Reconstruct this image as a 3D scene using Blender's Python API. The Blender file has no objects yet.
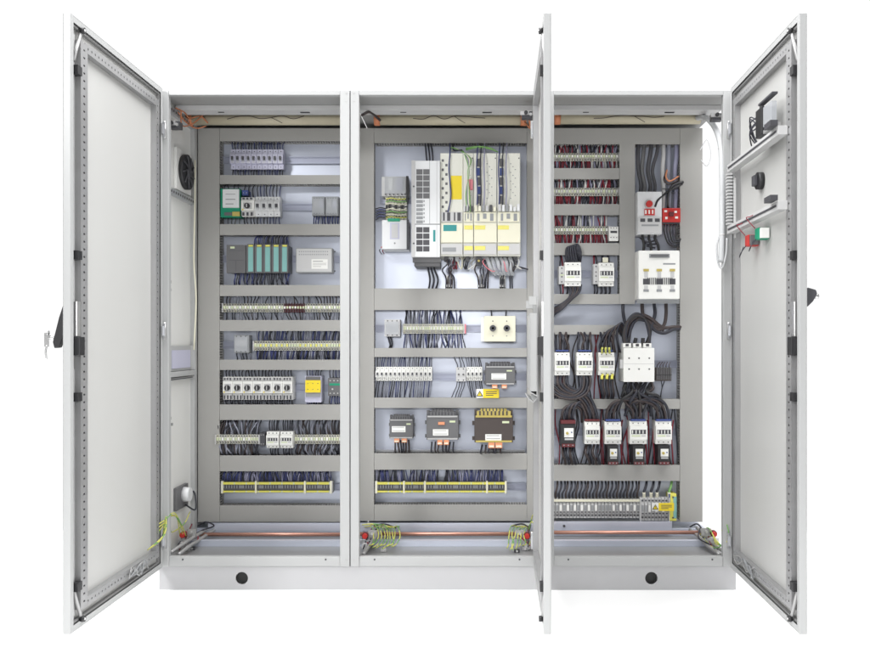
import bpy, math, random
from mathutils import Vector
random.seed(7)
scene = bpy.context.scene
C = scene.collection
D = 3.4; F = 816.0; CX = 471.0; CY = 343.0; ZC = 1.033
YD = 0.45      # front of the duct lids
YP = 0.53      # mounting plate
def X(px, Y=0.0): return (px-CX)/F*(D+Y)
def Z(py, Y=0.0): return ZC-(py-CY)/F*(D+Y)
def P(px, py, Y): return (X(px, Y), Y, Z(py, Y))

# ------------------------------------------------------------ materials
MATS = {}
def mat(name, col, rough=0.5, metal=0.0, var=0.06, scale=9.0, bump=0.0, spec=0.5, alpha=None, stretch=None):
    m = bpy.data.materials.new(name); m.use_nodes = True
    nt = m.node_tree; b = nt.nodes['Principled BSDF']
    b.inputs['Roughness'].default_value = rough
    b.inputs['Metallic'].default_value = metal
    b.inputs['Specular IOR Level'].default_value = spec
    tc = nt.nodes.new('ShaderNodeTexCoord')
    n = nt.nodes.new('ShaderNodeTexNoise'); n.inputs['Scale'].default_value = scale; n.inputs['Detail'].default_value = 5
    if stretch:
        mp = nt.nodes.new('ShaderNodeMapping'); mp.inputs['Scale'].default_value = stretch
        nt.links.new(tc.outputs['Object'], mp.inputs['Vector']); nt.links.new(mp.outputs['Vector'], n.inputs['Vector'])
    else:
        nt.links.new(tc.outputs['Object'], n.inputs['Vector'])
    r = nt.nodes.new('ShaderNodeMix'); r.data_type = 'RGBA'
    r.inputs[6].default_value = (*[c*(1-var) for c in col], 1)
    r.inputs[7].default_value = (*[min(1, c*(1+var)) for c in col], 1)
    nt.links.new(n.outputs['Fac'], r.inputs[0]); nt.links.new(r.outputs[2], b.inputs['Base Color'])
    mr = nt.nodes.new('ShaderNodeMapRange')
    mr.inputs['To Min'].default_value = max(0.05, rough-0.08); mr.inputs['To Max'].default_value = min(1, rough+0.08)
    nt.links.new(n.outputs['Fac'], mr.inputs['Value']); nt.links.new(mr.outputs['Result'], b.inputs['Roughness'])
    if bump:
        n2 = nt.nodes.new('ShaderNodeTexNoise'); n2.inputs['Scale'].default_value = 600
        nt.links.new(tc.outputs['Object'], n2.inputs['Vector'])
        bp = nt.nodes.new('ShaderNodeBump'); bp.inputs['Strength'].default_value = bump; bp.inputs['Distance'].default_value = 0.0004
        nt.links.new(n2.outputs['Fac'], bp.inputs['Height']); nt.links.new(bp.outputs['Normal'], b.inputs['Normal'])
    if alpha is not None:
        b.inputs['Alpha'].default_value = alpha
    MATS[name] = m
mat('paint', (.40, .405, .405), .38, var=.015, scale=3, bump=.15)
mat('panel', (.49, .49, .478), .42, var=.03, scale=2, bump=.15)
mat('plinth', (.45, .45, .46), .45, var=.02, bump=.15)
mat('inner', (.70, .70, .68), .5, var=.05, scale=3)
mat('duct', (.345, .34, .325), .55, var=.04, scale=5, bump=.1)
mat('zincblue', (.57, .605, .70), .32, metal=.35, var=.06, scale=4)
mat('floorzinc', (.30, .30, .305), .35, metal=.4, var=.08, scale=4)
mat('zinc', (.55, .56, .58), .32, metal=.7, var=.1, scale=12)
mat('zincdull', (.42, .42, .42), .45, metal=.5, var=.15, scale=14)
mat('steel', (.62, .62, .62), .3, metal=.8, var=.08)
mat('gasket', (.03, .03, .03), .7)
mat('black', (.018, .018, .02), .45)
mat('dark', (.06, .06, .068), .5)
mat('darkgrey', (.12, .12, .125), .5)
mat('drive', (.70, .70, .63), .45, var=.03)
mat('brown', (.055, .042, .038), .5)
mat('midgrey', (.27, .28, .29), .5)
mat('lightgrey', (.52, .52, .52), .5)
mat('lilac', (.50, .50, .62), .45)
mat('white', (.80, .80, .77), .45, var=.03)
mat('offwhite', (.70, .71, .72), .45, var=.03)
mat('cream', (.72, .70, .56), .45)
mat('railzinc', (.36, .38, .47), .4, metal=.4, var=.08)
mat('roofgrey', (.30, .30, .295), .5, var=.06)
mat('seal', (.22, .22, .22), .7)
mat('creamgreen', (.58, .64, .42), .5)
mat('framezinc', (.36, .36, .365), .38, metal=.5, var=.1)
mat('termwhite', (.62, .62, .56), .5)
mat('tubecream', (.46, .42, .31), .5, var=.15, scale=6)
mat('orange', (.52, .19, .09), .5, var=.2, scale=30)
mat('orangeblock', (.66, .27, .14), .5)
mat('green', (.0, .26, .14), .45)
mat('teal', (.20, .42, .40), .45)
mat('tealdark', (.02, .25, .25), .45)
mat('paleyellow', (.72, .66, .16), .5)
mat('yellow', (.80, .62, .02), .45)
mat('yellowdull', (.46, .37, .10), .5, var=.15, scale=40)
mat('striped_yellow', (.72, .68, .12), .5)
mat('red', (.50, .03, .025), .4)
mat('darkred', (.12, .018, .022), .5)
mat('pink', (.70, .22, .26), .5)
mat('blue', (.05, .08, .26), .5)
mat('wire_dark', (.022, .023, .034), .42)
mat('wire_navy', (.04, .05, .16), .42)
mat('wire_red', (.22, .02, .035), .42)
mat('wire_grey', (.26, .27, .33), .42)
mat('wire_brown', (.042, .030, .030), .42)
mat('wire_lilac', (.30, .30, .42), .42)
mat('wire_green', (.16, .34, .10), .42)
mat('wire_yellow', (.56, .56, .12), .42)
mat('hose', (.52, .53, .54), .45)
mat('wire_white', (.7, .7, .68), .45)
mat('copper', (.60, .32, .25), .36, metal=.75, var=.10, scale=9)
mat('floorwhite', (.95, .95, .95), .9, var=.0)
mat('clearplastic', (.55, .57, .60), .15, alpha=.55)

# ------------------------------------------------------------ mesh builder
class MB:
    def __init__(s): s.v = []; s.f = []; s.m = []; s.names = []; s.sm = []
    def mi(s, m):
        if m not in s.names: s.names.append(m)
        return s.names.index(m)
    def box(s, x0, x1, y0, y1, z0, z1, m='white'):
        x0, x1 = sorted((x0, x1)); y0, y1 = sorted((y0, y1)); z0, z1 = sorted((z0, z1))
        b = len(s.v); k = s.mi(m)
        s.v += [(x0,y0,z0),(x1,y0,z0),(x1,y1,z0),(x0,y1,z0),(x0,y0,z1),(x1,y0,z1),(x1,y1,z1),(x0,y1,z1)]
        for q in ((0,3,2,1),(4,5,6,7),(0,1,5,4),(1,2,6,5),(2,3,7,6),(3,0,4,7)):
            s.f.append(tuple(b+i for i in q)); s.m.append(k); s.sm.append(False)
        return s
    def cyl(s, c, r, y0, y1, m='black', n=20, axis='y', r2=None):
        b = len(s.v); k = s.mi(m); r2 = r if r2 is None else r2
        for (d, rr) in ((y0, r), (y1, r2)):
            for i in range(n):
                a = 2*math.pi*i/n; p, q = rr*math.cos(a), rr*math.sin(a)
                if axis == 'y': s.v.append((c[0]+p, d, c[1]+q))
                elif axis == 'x': s.v.append((d, c[0]+p, c[1]+q))
                else: s.v.append((c[0]+p, c[1]+q, d))
        flip = axis == 'y'
        for i in range(n):
            j = (i+1) % n; f = (b+i, b+j, b+n+j, b+n+i)
            s.f.append(tuple(reversed(f)) if flip else f); s.m.append(k); s.sm.append(True)
        e0 = tuple(b+i for i in range(n)); e1 = tuple(b+n+i for i in range(n))
        s.f.append(e0 if flip else tuple(reversed(e0))); s.f.append(tuple(reversed(e1)) if flip else e1)
        s.m += [k, k]; s.sm += [False, False]
        return s
    def tube(s, pts, r, m='wire_dark', n=6, sub=5, bands=None):
        P_ = [Vector(p) for p in pts]
        Q = [P_[0]*2-P_[1]]+P_+[P_[-1]*2-P_[-2]]
        path = []
        for i in range(1, len(Q)-2):
            a, b_, c, d = Q[i-1], Q[i], Q[i+1], Q[i+2]
            for t in range(sub):
                u = t/sub
                path.append(.5*((2*b_)+(c-a)*u+(2*a-5*b_+4*c-d)*u*u+(3*b_-a-3*c+d)*u**3))
        path.append(P_[-1])
        base = len(s.v); up = Vector((0, 1, 0.01))
        for i, p in enumerate(path):
            t = (path[min(i+1, len(path)-1)]-path[max(i-1, 0)])
            t = t.normalized() if t.length > 1e-9 else Vector((0,0,1))
            a = t.cross(up)
            if a.length < 1e-3: a = t.cross(Vector((1,0,0)))
            a.normalize(); b_ = t.cross(a)
            for k in range(n):
                w = 2*math.pi*k/n
                s.v.append(tuple(p+a*r*math.cos(w)+b_*r*math.sin(w)))
        for i in range(len(path)-1):
            mm = s.mi(bands[i % len(bands)] if bands else m)
            for k in range(n):
                k2 = (k+1) % n
                s.f.append((base+i*n+k, base+i*n+k2, base+(i+1)*n+k2, base+(i+1)*n+k)); s.m.append(mm); s.sm.append(True)
        mm = s.mi(m if not bands else bands[0])
        s.f.append(tuple(base+k for k in range(n))[::-1]); s.f.append(tuple(base+(len(path)-1)*n+k for k in range(n)))
        s.m += [mm, mm]; s.sm += [False, False]
        return s
    def prism(s, pts, x0, x1, m='white'):       # outline in (y,z), extruded along x
        b = len(s.v); k = s.mi(m); n = len(pts)
        for x in (x0, x1):
            for (y, z) in pts: s.v.append((x, y, z))
        for i in range(n):
            j = (i+1) % n
            s.f.append((b+i, b+n+i, b+n+j, b+j)); s.m.append(k); s.sm.append(False)
        s.f.append(tuple(b+i for i in range(n))); s.f.append(tuple(b+n+i for i in reversed(range(n))))
        s.m += [k, k]; s.sm += [False, False]
        return s
    def mesh(s, name):
        me = bpy.data.meshes.new(name); me.from_pydata(s.v, [], s.f)
        for n in s.names: me.materials.append(MATS[n])
        me.polygons.foreach_set('material_index', s.m)
        me.polygons.foreach_set('use_smooth', s.sm)
        me.update(); return me
    def build(s, name, parent=None, bevel=0):
        return link(name, s.mesh(name), parent, bevel)
def link(name, me, parent=None, bevel=0):
    o = bpy.data.objects.new(name, me); C.objects.link(o)
    if parent: o.parent = parent
    if bevel:
        b = o.modifiers.new('bevel', 'BEVEL'); b.width = bevel; b.segments = 2; b.limit_method = 'ANGLE'
    return o
def tag(o, label, cat, group=None, kind=None):
    if label: o['label'] = label
    if cat: o['category'] = cat
    if group: o['group'] = group
    if kind: o['kind'] = kind
    return o
def thing(name, label, cat, loc, group=None):
    o = bpy.data.objects.new(name, None); C.objects.link(o); o.location = loc; o.empty_display_size = .02
    return tag(o, label, cat, group)
def loc_pts(t, pts):
    L = t.location
    return [(p[0]-L[0], p[1]-L[1], p[2]-L[2]) for p in pts]

# ------------------------------------------------------------ the setting
g = MB(); g.v = [(-4.5,-2.6,0),(4.5,-2.6,0),(4.5,1.1,0),(-4.5,1.1,0)]; g.f = [(0,1,2,3)]; g.m = [g.mi('floorwhite')]; g.sm = [False]
tag(g.build('floor'), None, None, kind='structure')

# plinth
X0, XA, XB, X1 = X(158), X(350), X(544), X(737)
pl = thing('plinth', 'long low pale grey plinth with two round dark holes under all three cabinets', 'plinth', ((X0+X1)/2, 0, 0))
m = MB(); pc = (X0+X1)/2
def holed_front(m, x0, x1, z0, z1, y0, y1, holes, r, mt):
    # front sheet with true round holes: square patch around each hole
    xs = x0
    zc = (z0+z1)/2
    for hx in holes:
        m.box(xs, hx-r*1.6, y0, y1, z0, z1, mt)
        n = 24; b = len(m.v); k = m.mi(mt); s_ = r*1.6
        for y in (y0, y1):
            for i in range(n):
                a = 2*math.pi*i/n; ca, sa = math.cos(a), math.sin(a)
                m.v.append((hx+r*ca, y, zc+r*sa))
            for i in range(n):
                a = 2*math.pi*i/n; ca, sa = math.cos(a), math.sin(a); q = max(abs(ca), abs(sa))
                m.v.append((hx+s_*ca/q, y, zc+(z1-z0)/2*sa/q))
        for i in range(n):
            j = (i+1) % n
            m.f += [(b+i, b+n+i, b+n+j, b+j), (b+2*n+i, b+2*n+j, b+3*n+j, b+3*n+i), (b+i, b+j, b+2*n+j, b+2*n+i)]
            m.m += [k]*3; m.sm += [False]*3
        xs = hx+r*1.6
    m.box(xs, x1, y0, y1, z0, z1, mt)
hx = [X(241)-pc, X(652)-pc]
holed_front(m, X0-pc, X1-pc, 0, .098, .012, .018, hx, .026, 'plinth')
m.build('front_plate', pl)
MB().box(X0-pc, X1-pc, .60, .606, 0, .098, 'plinth').build('rear_plate', pl)
for xx in (X0-pc, X1-pc-.006):
    MB().box(xx, xx+.006, .0185, .5995, 0, .098, 'plinth').build('end_plate', pl)
for h in hx:
    m = MB(); n = 24
    m.cyl((h, .049), .0255, .03, .06, 'gasket'); m.build('hole_plug', pl)
m = MB()
# ------------------------------------------------------------ cabinets
def duct(cab, px0, px1, py0, py1, horiz=True, slots=True):
    L = cab.location
    x0, x1, z0, z1 = X(px0, YD)-L[0], X(px1, YD)-L[0], Z(py1, YD)-L[2], Z(py0, YD)-L[2]
    m = MB()
    if horiz: m.box(x0+.0012, x1-.0012, YD+.0006, YD+.0044, z0, z1, 'duct')
    else: m.box(x0, x1, YD, YD+.004, z0, z1, 'duct')
    i = .003
    if horiz:
        x0 += .0007; x1 -= .0007
        m.box(x0+i, x1-i, YP-.005, YP-.002, z0+i, z1-i, 'duct')
        n = int((x1-x0)/.0125); w = (x1-x0-2*i)/n
        for (za, zb) in ((z0+i, z0+i+.0018), (z1-i-.0018, z1-i)):
            m.box(x0+i, x1-i, YD+.0045, YD+.012, za, zb, 'duct'); m.box(x0+i, x1-i, YP-.022, YP-.0055, za, zb, 'duct')
            for k in range(n):
                m.box(x0+i+k*w, x0+i+k*w+w*.55, YD+.0125, YP-.0225, za, zb, 'duct')
    else:
        m.box(x0+i, x1-i, YP-.005, YP-.002, z0+i, z1-i, 'duct')
        n = int((z1-z0)/.0125); w = (z1-z0-2*i)/n
        for (xa, xb) in ((x0+i, x0+i+.0018), (x1-i-.0018, x1-i)):
            m.box(xa, xb, YD+.0045, YD+.012, z0+i, z1-i, 'duct'); m.box(xa, xb, YP-.022, YP-.0055, z0+i, z1-i, 'duct')
            for k in range(n):
                m.box(xa, xb, YD+.0125, YP-.0225, z0+i+k*w, z0+i+k*w+w*.55, 'duct')
    return m.build('wiring_duct', cab)
def din(cab, px0, px1, py):
    L = cab.location; Y = .515
    x0, x1, z = X(px0, Y)-L[0], X(px1, Y)-L[0], Z(py, Y)-L[2]
    m = MB()
    m.box(x0, x1, Y+.0055, Y+.0075, z-.012, z+.012, 'railzinc')
    for s in (-1, 1):
        m.box(x0, x1, Y, Y+.0055, z+s*.0125-.0008, z+s*.0125+.0008, 'railzinc')
        m.box(x0, x1, Y-.0018, Y, z+s*.0145-.0028, z+s*.0145+.0028, 'railzinc')
    return m.build('din_rail', cab)

def ladder(m, axis, a0, a1, c0, c1, t0, t1, side, mt, pitch=.025, hole=.012, bar=.006):
    """perforated strip; axis z: a=z, c=x-range, t=y-range (door) """
    def B(a_0, a_1, c_0, c_1):
        if axis == 'z': m.box(c_0, c_1, t0, t1, a_0, a_1, mt)
        else: m.box(a_0, a_1, t0, t1, c_0, c_1, mt)
    B(a0, a1, c0, c0+bar); B(a0, a1, c1-bar, c1)
    n = max(1, int((a1-a0)/pitch)); w = (a1-a0)/n
    for k in range(n):
        B(a0+k*w, a0+k*w+(w-hole), c0+bar, c1-bar)

def cabinet(label, xa, xb, postL, postR, side):
    xc = (xa+xb)/2
    cab = thing('electrical_cabinet', label, 'cabinet', (xc, 0, .098), 'three joined white cabinets')
    a, b = xa-xc+.0019, xb-xc-.0019
    zt = 2.0875-.098; zb = .002
    m = MB()
    hd = Z(95)-.098; lip = Z(557)-.098
    m.box(a, a+postL, 0, .03, zb, zt, 'paint'); m.box(b-postR, b, 0, .03, zb, zt, 'paint')
    m.box(a+postL, b-postR, 0, .03, hd, zt, 'paint'); m.box(a+postL, b-postR, .004, .03, zb, lip, 'paint')
    # bolts
    m.build('front_frame', cab, .0025)
    for xx in (a+.014, b-.014):
        for zz in (zt-.012, zt-.045, .03, .955, .98):
            MB().cyl((xx, zz), .0036, -.0015, .001, 'zincdull', 10).build('bolt', cab)
    if side != 'left': MB().box(a-.0036, a-.0001, .008, .03, zb, zt, 'dark').build('seam_shade', cab)  # dark strip added in the seam so the gap reads as shade
    # bolts on the lower lip
    MB().cyl((a+.1, lip-.012), .004, .0025, .005, 'dark', 10).build('bolt', cab)
    MB().cyl((b-.1, lip-.012), .004, .0025, .005, 'dark', 10).build('bolt', cab)
    MB().box(a, b, .031, .605, zt-.012, zt-.008, 'roofgrey').build('roof_panel', cab)
    # roof beams with slots
    for (y0, y1, h) in ((.031, .14, .006), (.17, .25, .02)):
        m = MB()
        m.box(a+.01, b-.01, y0, y1, zt-.014-h, zt-.0125, 'lightgrey' if h > .01 else 'roofgrey')
        m.build('roof_beam', cab)
    for fx in (-.20, .17):
        MB().box(fx-.02 if fx > 0 else fx-.012, fx+.022 if fx > 0 else fx+.014, .2, .215 if fx > 0 else .208, zt-.036, zt-.0345, 'black').build('slot_plug', cab)
    m = MB(); m.box(a, b, .031, .60, .022, .026, 'floorzinc'); m.build('floor_panel', cab)
    MB().box(a, b, .24, .27, .0265, .052, 'zincblue').build('floor_rail', cab)
    MB().box(a, b, .44, .60, .0265, .06, 'zincblue').build('floor_rail', cab)
    MB().box(a, b, .606, .61, .0, zt-.013, 'inner').build('rear_panel', cab)
    MB().box(a+.001, b-.001, YP, YP+.003, Z(521, YD)-.098, Z(128, YD)-.098, 'zincblue').build('mounting_plate', cab)
    # rear posts
    for (p0, p1) in ((a+.001, a+.02), (b-.02, b-.001)):
        if side == 'left' and p0 < 0:
            m = MB(); m.box(p0, p1, .385, .42, .05, zt-.02, 'paint'); m.build('rear_post', cab, .002)
    return cab, a, b, zt
cab1, a1, b1, zt = cabinet('left white cabinet of the three with its door swung out to the left', X0, XA, .042, .040, 'left')
cab2, a2, b2, _ = cabinet('middle white cabinet of the three, holding the tall drive units behind its open door', XA, XB, .036, .040, 'mid')
cab3, a3, b3, _ = cabinet('right white cabinet of the three, door open to the right with crossbars inside it', XB, X1, .040, .055, 'right')

# ducts: (px0,px1,py0,py1)
H = dict(slots=True)
duct(cab1, 198, 219.5, 128, 522, False); duct(cab1, 345, 349.3, 128, 522, False)
for (y0, y1) in ((128, 141), (175, 184), (224, 235), (285, 296), (320, 331), (359.7, 370), (404.5, 420), (455.5, 471.4), (505.5, 522)):
    duct(cab1, 219.5, 345, y0, y1)
duct(cab2, 352.5, 374, 128, 521, False); duct(cab2, 527, 537, 128, 521, False)
for (y0, y1) in ((128, 143), (288.4, 310), (348, 357), (397.7, 408), (453.3, 469.8), (504.7, 521)):
    duct(cab2, 374, 527, y0, y1)
duct(cab3, 538, 549, 128, 521, False); duct(cab3, 680, 702.5, 128, 522, False)
duct(cab3, 619.5, 635, 144, 304, False)
duct(cab3, 549, 680, 128, 144)
for (y0, y1) in ((168, 179), (204, 215), (243, 255), (294, 304)): duct(cab3, 549, 619.5, y0, y1)
duct(cab3, 549, 620, 325, 334.5); duct(cab3, 549, 680, 399, 409); duct(cab3, 549, 680, 465, 481)

for (x0, x1, y) in ((221, 345, 160), (221, 345, 207), (221, 345, 259), (221, 345, 307.5), (221, 345, 345), (221, 345, 388), (216, 345, 440), (221, 345, 487.5)):
    din(cab1, x0, x1, y)
for (x0, x1, y) in ((375, 526, 328.5), (375, 526, 377), (375, 526, 487), (380, 412, 200)): din(cab2, x0, x1, y)
for (x0, x1, y) in ((550, 618, 156), (550, 618, 191.5), (550, 618, 230), (550, 618, 274), (550, 679, 364), (550, 679, 432), (550, 679, 508)): din(cab3, x0, x1, y)
# galvanised strip at the foot of the middle cabinet's fourth window
L2 = cab2.location
MB().box(X(376, .5)-L2[0], X(525, .5)-L2[0], .5, .528, Z(452, .5)-L2[2], Z(450, .5)-L2[2], 'zinc').build('bracket_strip', cab2)

# copper bars, supports, earth wires
def copper(cab, px0, px1, py, Y=.33):
    L = cab.location
    MB().cyl((Y, Z(py, Y)-L[2]), .0085, X(px0, Y)-L[0], X(px1, Y)-L[0], 'copper', 18, 'x').build('copper_busbar', cab)
copper(cab1, 190, 349, 534.5); copper(cab2, 352, 541, 534); copper(cab3, 546, 700, 532.5)
def insulator(cab, px, py, Y, s=1):
    L = cab.location; p = P(px, py, Y); x, z = p[0]-L[0], p[2]-L[2]
    m = MB(); m.cyl((x, z), .011, Y-.012, Y+.03, 'red', 12); m.cyl((x, z), .015, Y+.001, Y+.012, 'darkred', 12)
    m.build('insulator', cab)
    m = MB()
    m.box(x-.02*s, x+.03*s, Y-.005, Y, z-.035, z-.018, 'zinc'); m.box(x-.004, x+.004, Y-.002, Y+.08, z-.034, z-.026, 'zincdull')
    m.box(x+.012*s, x+.05*s, Y+.02, Y+.026, z-.014, z+.02, 'zincdull'); m.cyl((x+.03*s, z+.006), .006, Y+.01, Y+.02, 'steel', 8)
    m.cyl((x+.002, z-.04), .014, Y-.03, Y-.008, 'lightgrey', 12)
    m.build('busbar_bracket', cab)
insulator(cab1, 183, 535, .2); insulator(cab2, 365, 536, .2); insulator(cab2, 527, 536, .2, -1); insulator(cab3, 714, 534, .2, -1)
GY = ['wire_green', 'wire_yellow']
def earth(cab, pts, r=.0032):
    r *= .85
    w = [P(*p) for p in pts]; w = [(a, b_, max(c, .098+.031)) for a, b_, c in w]
    MB().tube(loc_pts(cab, w), r, n=6, sub=8, bands=['wire_yellow']*7+['wire_green']*5).build('earth_wire', cab)
rnd = random.Random(3)
for k in range(9):
    x = 372+k*3.2
    earth(cab2, [(x-6+rnd.uniform(-3, 3), 527, .40), (x, 527+rnd.uniform(-2, 2), .28), (x+2+rnd.uniform(-2, 2), 536, .20), (x+rnd.uniform(-3, 3), 544, .15), (x-6, 548+rnd.uniform(-4, 2), .12)], .0028)
for k in range(6):
    x = 509+k*3
    earth(cab2, [(x+8+rnd.uniform(-3, 3), 526, .40), (x+2, 527+rnd.uniform(-2, 2), .28), (x, 536, .20), (x-1+rnd.uniform(-3, 3), 544, .15), (x-2, 549+rnd.uniform(-4, 2), .12)], .0028)
earth(cab2, [(362, 525, .35), (375, 524, .33), (392, 527, .36), (402, 526, .42)], .003)
earth(cab2, [(531, 548, .15), (538, 535, .02), (532, 522, .1), (528, 530, .2)], .003)
earth(cab2, [(529, 545, .12), (536, 528, .0), (533, 515, .06), (529, 530, .2)], .003)
for k in range(3):
    earth(cab1, [(186-k*3, 536, .2), (181-k*2, 524-k*3, .12), (174-k*2, 513+k*2, .05), (165-k, 520+k*3, -.02), (155+k*2, 528+k*2, -.06), (150+k*3, 545, -.08)], .003)
earth(cab1, [(190, 512, .3), (184, 524, .22), (173, 532, .12), (170, 530, .05)], .003)
for k in range(3):
    earth(cab3, [(700, 535+k*3, .28), (708+k*2, 528+k*4, .22), (716, 540+k*2, .12), (724, 546-k, .06), (726-k*2, 530, .02)], .003)
earth(cab3, [(705, 540, .25), (715, 548, .1), (728, 540, -.01), (727, 525, .0), (722, 515, .1)], .003)
# dark hose along the floor corners
for cab, pts in ((cab1, [(170, 553, .05), (182, 545, .12), (196, 536, .25), (206, 530, .38)]), (cab2, [(363, 555, .05), (370, 545, .15), (380, 533, .3), (388, 527, .4)]),
                 (cab3, [(726, 553, .06), (716, 546, .14), (704, 535, .28), (697, 528, .4)]), (cab1, [(178, 555, .05), (190, 546, .14), (204, 537, .3), (214, 530, .4)]),
                 (cab3, [(720, 555, .06), (708, 546, .16), (698, 536, .3), (690, 530, .4)])):
    MB().tube(loc_pts(cab, [P(*p) for p in pts]), .008, 'zincdull', 8).build('corner_brace', cab)
for cab, pts in ((cab1, [(198, 526, .40), (206, 522, .36), (214, 526, .38), (203, 530, .33), (196, 534, .3)]), (cab2, [(374, 526, .4), (384, 524, .36), (396, 528, .38)]),
                 (cab2, [(512, 526, .4), (522, 524, .34), (530, 528, .3)]), (cab3, [(690, 527, .4), (697, 524, .36), (703, 530, .3)])):
    MB().tube(loc_pts(cab, [P(*p) for p in pts]), .0035, 'wire_dark', 6).build('cable', cab)

hr = random.Random(21)
for cab, cx_, sg in ((cab1, 190, 1), (cab2, 372, 1), (cab2, 524, -1), (cab3, 706, -1)):
    for k in range(5):
        px = cx_+hr.uniform(-9, 12)*sg; py = 524+hr.uniform(-3, 24); Yk = .40-(py-522)*.011
        p = P(px, py, max(.08, Yk)); L = cab.location
        x, z = p[0]-L[0], .0335
        if k % 2 == 0: p = (p[0], p[1]+.03, 0)
        MB().box(x-.012, x+.012, p[1], p[1]+.012, z-.007, z+.007, hr.choice(['dark', 'zincdull', 'lightgrey'])).cyl((x, z), .005, p[1]-.006, p[1]+.0005, 'steel', 8).build('cable_clamp', cab, .001)
    for k in range(3):
        a_ = (cx_+hr.uniform(-8, 8), 526+hr.uniform(-2, 4), .36); b_ = (cx_+hr.uniform(-10, 10), 536+hr.uniform(-3, 4), .24); c_ = (cx_-sg*6+hr.uniform(-6, 6), 547+hr.uniform(-3, 3), .14)
        MB().tube(loc_pts(cab, [P(*a_), P(*b_), P(*c_)]), .003, hr.choice(['wire_dark', 'wire_red', 'wire_dark']), 6).build('cable', cab)

# left cabinet: side wall with its furniture
L1 = cab1.location
xs = X0-L1[0]+.0015
m = MB()
m.box(xs, xs+.002, .031, .604, .03, zt-.013, 'inner'); m.build('side_panel', cab1)
# perforated strip at the front of the side wall
m = MB()
def lad_x(m, xw, y0, y1, z0, z1, mt, pitch=.025, hole=.012, bar=.006, th=.0015):
    m.box(xw, xw+th, y0, y0+bar, z0, z1, mt); m.box(xw, xw+th, y1-bar, y1, z0, z1, mt)
    n = int((z1-z0)/pitch); w = (z1-z0)/n
    for k in range(n): m.box(xw, xw+th, y0+bar, y1-bar, z0+k*w, z0+k*w+w-hole, mt)
lad_x(m, xs+.014, .032, .06, .04, zt-.02, 'paint', .025, .006, .008); m.build('perforated_post', cab1)
def wallbox(py0, py1, y0, y1, d, mt, name, xw=xs+.0022, ref=None):
    ym = (y0+y1)/2
    z0, z1 = Z(py1, ym)-L1[2], Z(py0, ym)-L1[2]
    return MB().box(xw, xw+d, y0, y1, z0, z1, mt).build(name, cab1, .0015)
fan = thing('filter_fan', 'black round fan in a square grey plate on the side wall of the left cabinet', 'fan', (L1[0]+xs+.0022, .27, Z(190, .27)))
zf = .075
MB().box(0, .012, -.10, .09, -.012, .172, 'inner').build('plate', fan, .002)
m = MB(); m.cyl((0, zf+.005), .078, .0125, .03, 'black', 28, 'x'); m.build('housing', fan)
m = MB()
for k in range(9):
    a = k*2*math.pi/9
    m.tube([(.032, .02*math.cos(a), zf+.005+.02*math.sin(a)), (.034, .045*math.cos(a+.35), zf+.005+.045*math.sin(a+.35)), (.032, .072*math.cos(a+.5), zf+.005+.072*math.sin(a+.5))], .004, 'dark', 5)
m.cyl((0, zf+.005), .022, .03, .038, 'dark', 16, 'x')
m.build('fan_blades', fan)
# horizontal mounting rails across the side wall
def siderail(py, Yr=.2, name='side_rail'):
    z = Z(py, Yr)-L1[2]
    m = MB(); m.box(xs+.0022, xs+.02, .07, .384, z-.013, z+.013, 'zinc')
    for k in range(11): m.box(xs+.0202, xs+.0208, .09+k*.027, .102+k*.027, z-.005, z+.005, 'dark')
    m.build(name, cab1)
siderail(195)
siderail(117, .22)
pk = thing('wall_pocket', 'small white open pocket with grey inset on side wall of left cabinet', 'pocket', (L1[0]+xs+.0022, .22, Z(376, .22)))
MB().box(0, .03, -.17, .16, 0, .022, 'paint').box(0, .012, -.17, .16, .024, .135, 'paint').box(.0, .028, .14, .16, .0222, .135, 'paint').build('tray', pk, .0015)
MB().box(.0125, .0145, -.11, .12, .035, .115, 'lilac').build('inset', pk)
MB().box(0, .02, -.16, .15, -.016, -.006, 'lightgrey').box(.0205, .022, -.14, .13, -.013, -.009, 'dark').build('rail', pk)
sk = thing('wall_socket', 'round pale socket on a dark square plate low on the left cabinet side wall', 'socket', (L1[0]+xs+.0022, .24, Z(508, .24)))
MB().box(0, .015, -.075, .07, 0, .1, 'darkgrey').build('plate', sk, .002)
MB().cyl((.012, .058), .034, .0152, .045, 'offwhite', 20, 'x', .03).build('socket_face', sk)
MB().tube([(.02, .02, .01), (.05, .06, -.02), (.03, .12, .03), (.01, .15, .05)], .004, 'wire_dark').build('cable', sk)
# small clips on the wall
for (py, Yq) in ((235, .09), (252, .09), (282, .1), (290, .1), (398, .09), (418, .1), (424, .12), (450, .09)):
    z = Z(py, Yq)-L1[2]
    MB().box(xs+.0157, xs+.021, Yq-.02, Yq-.008, z-.006, z+.006, 'zincdull').build('clip', cab1)
# cream cable running down the rear post
MB().tube(loc_pts(cab1, [P(195, 160, .36), (L1[0]+xs+.03, .36, Z(210, .36)), (L1[0]+xs+.026, .36, Z(260, .36)), (L1[0]+xs+.034, .365, Z(300, .36)), (L1[0]+xs+.026, .36, Z(350, .36))]), .004, 'cream').build('cable', cab1)

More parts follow.
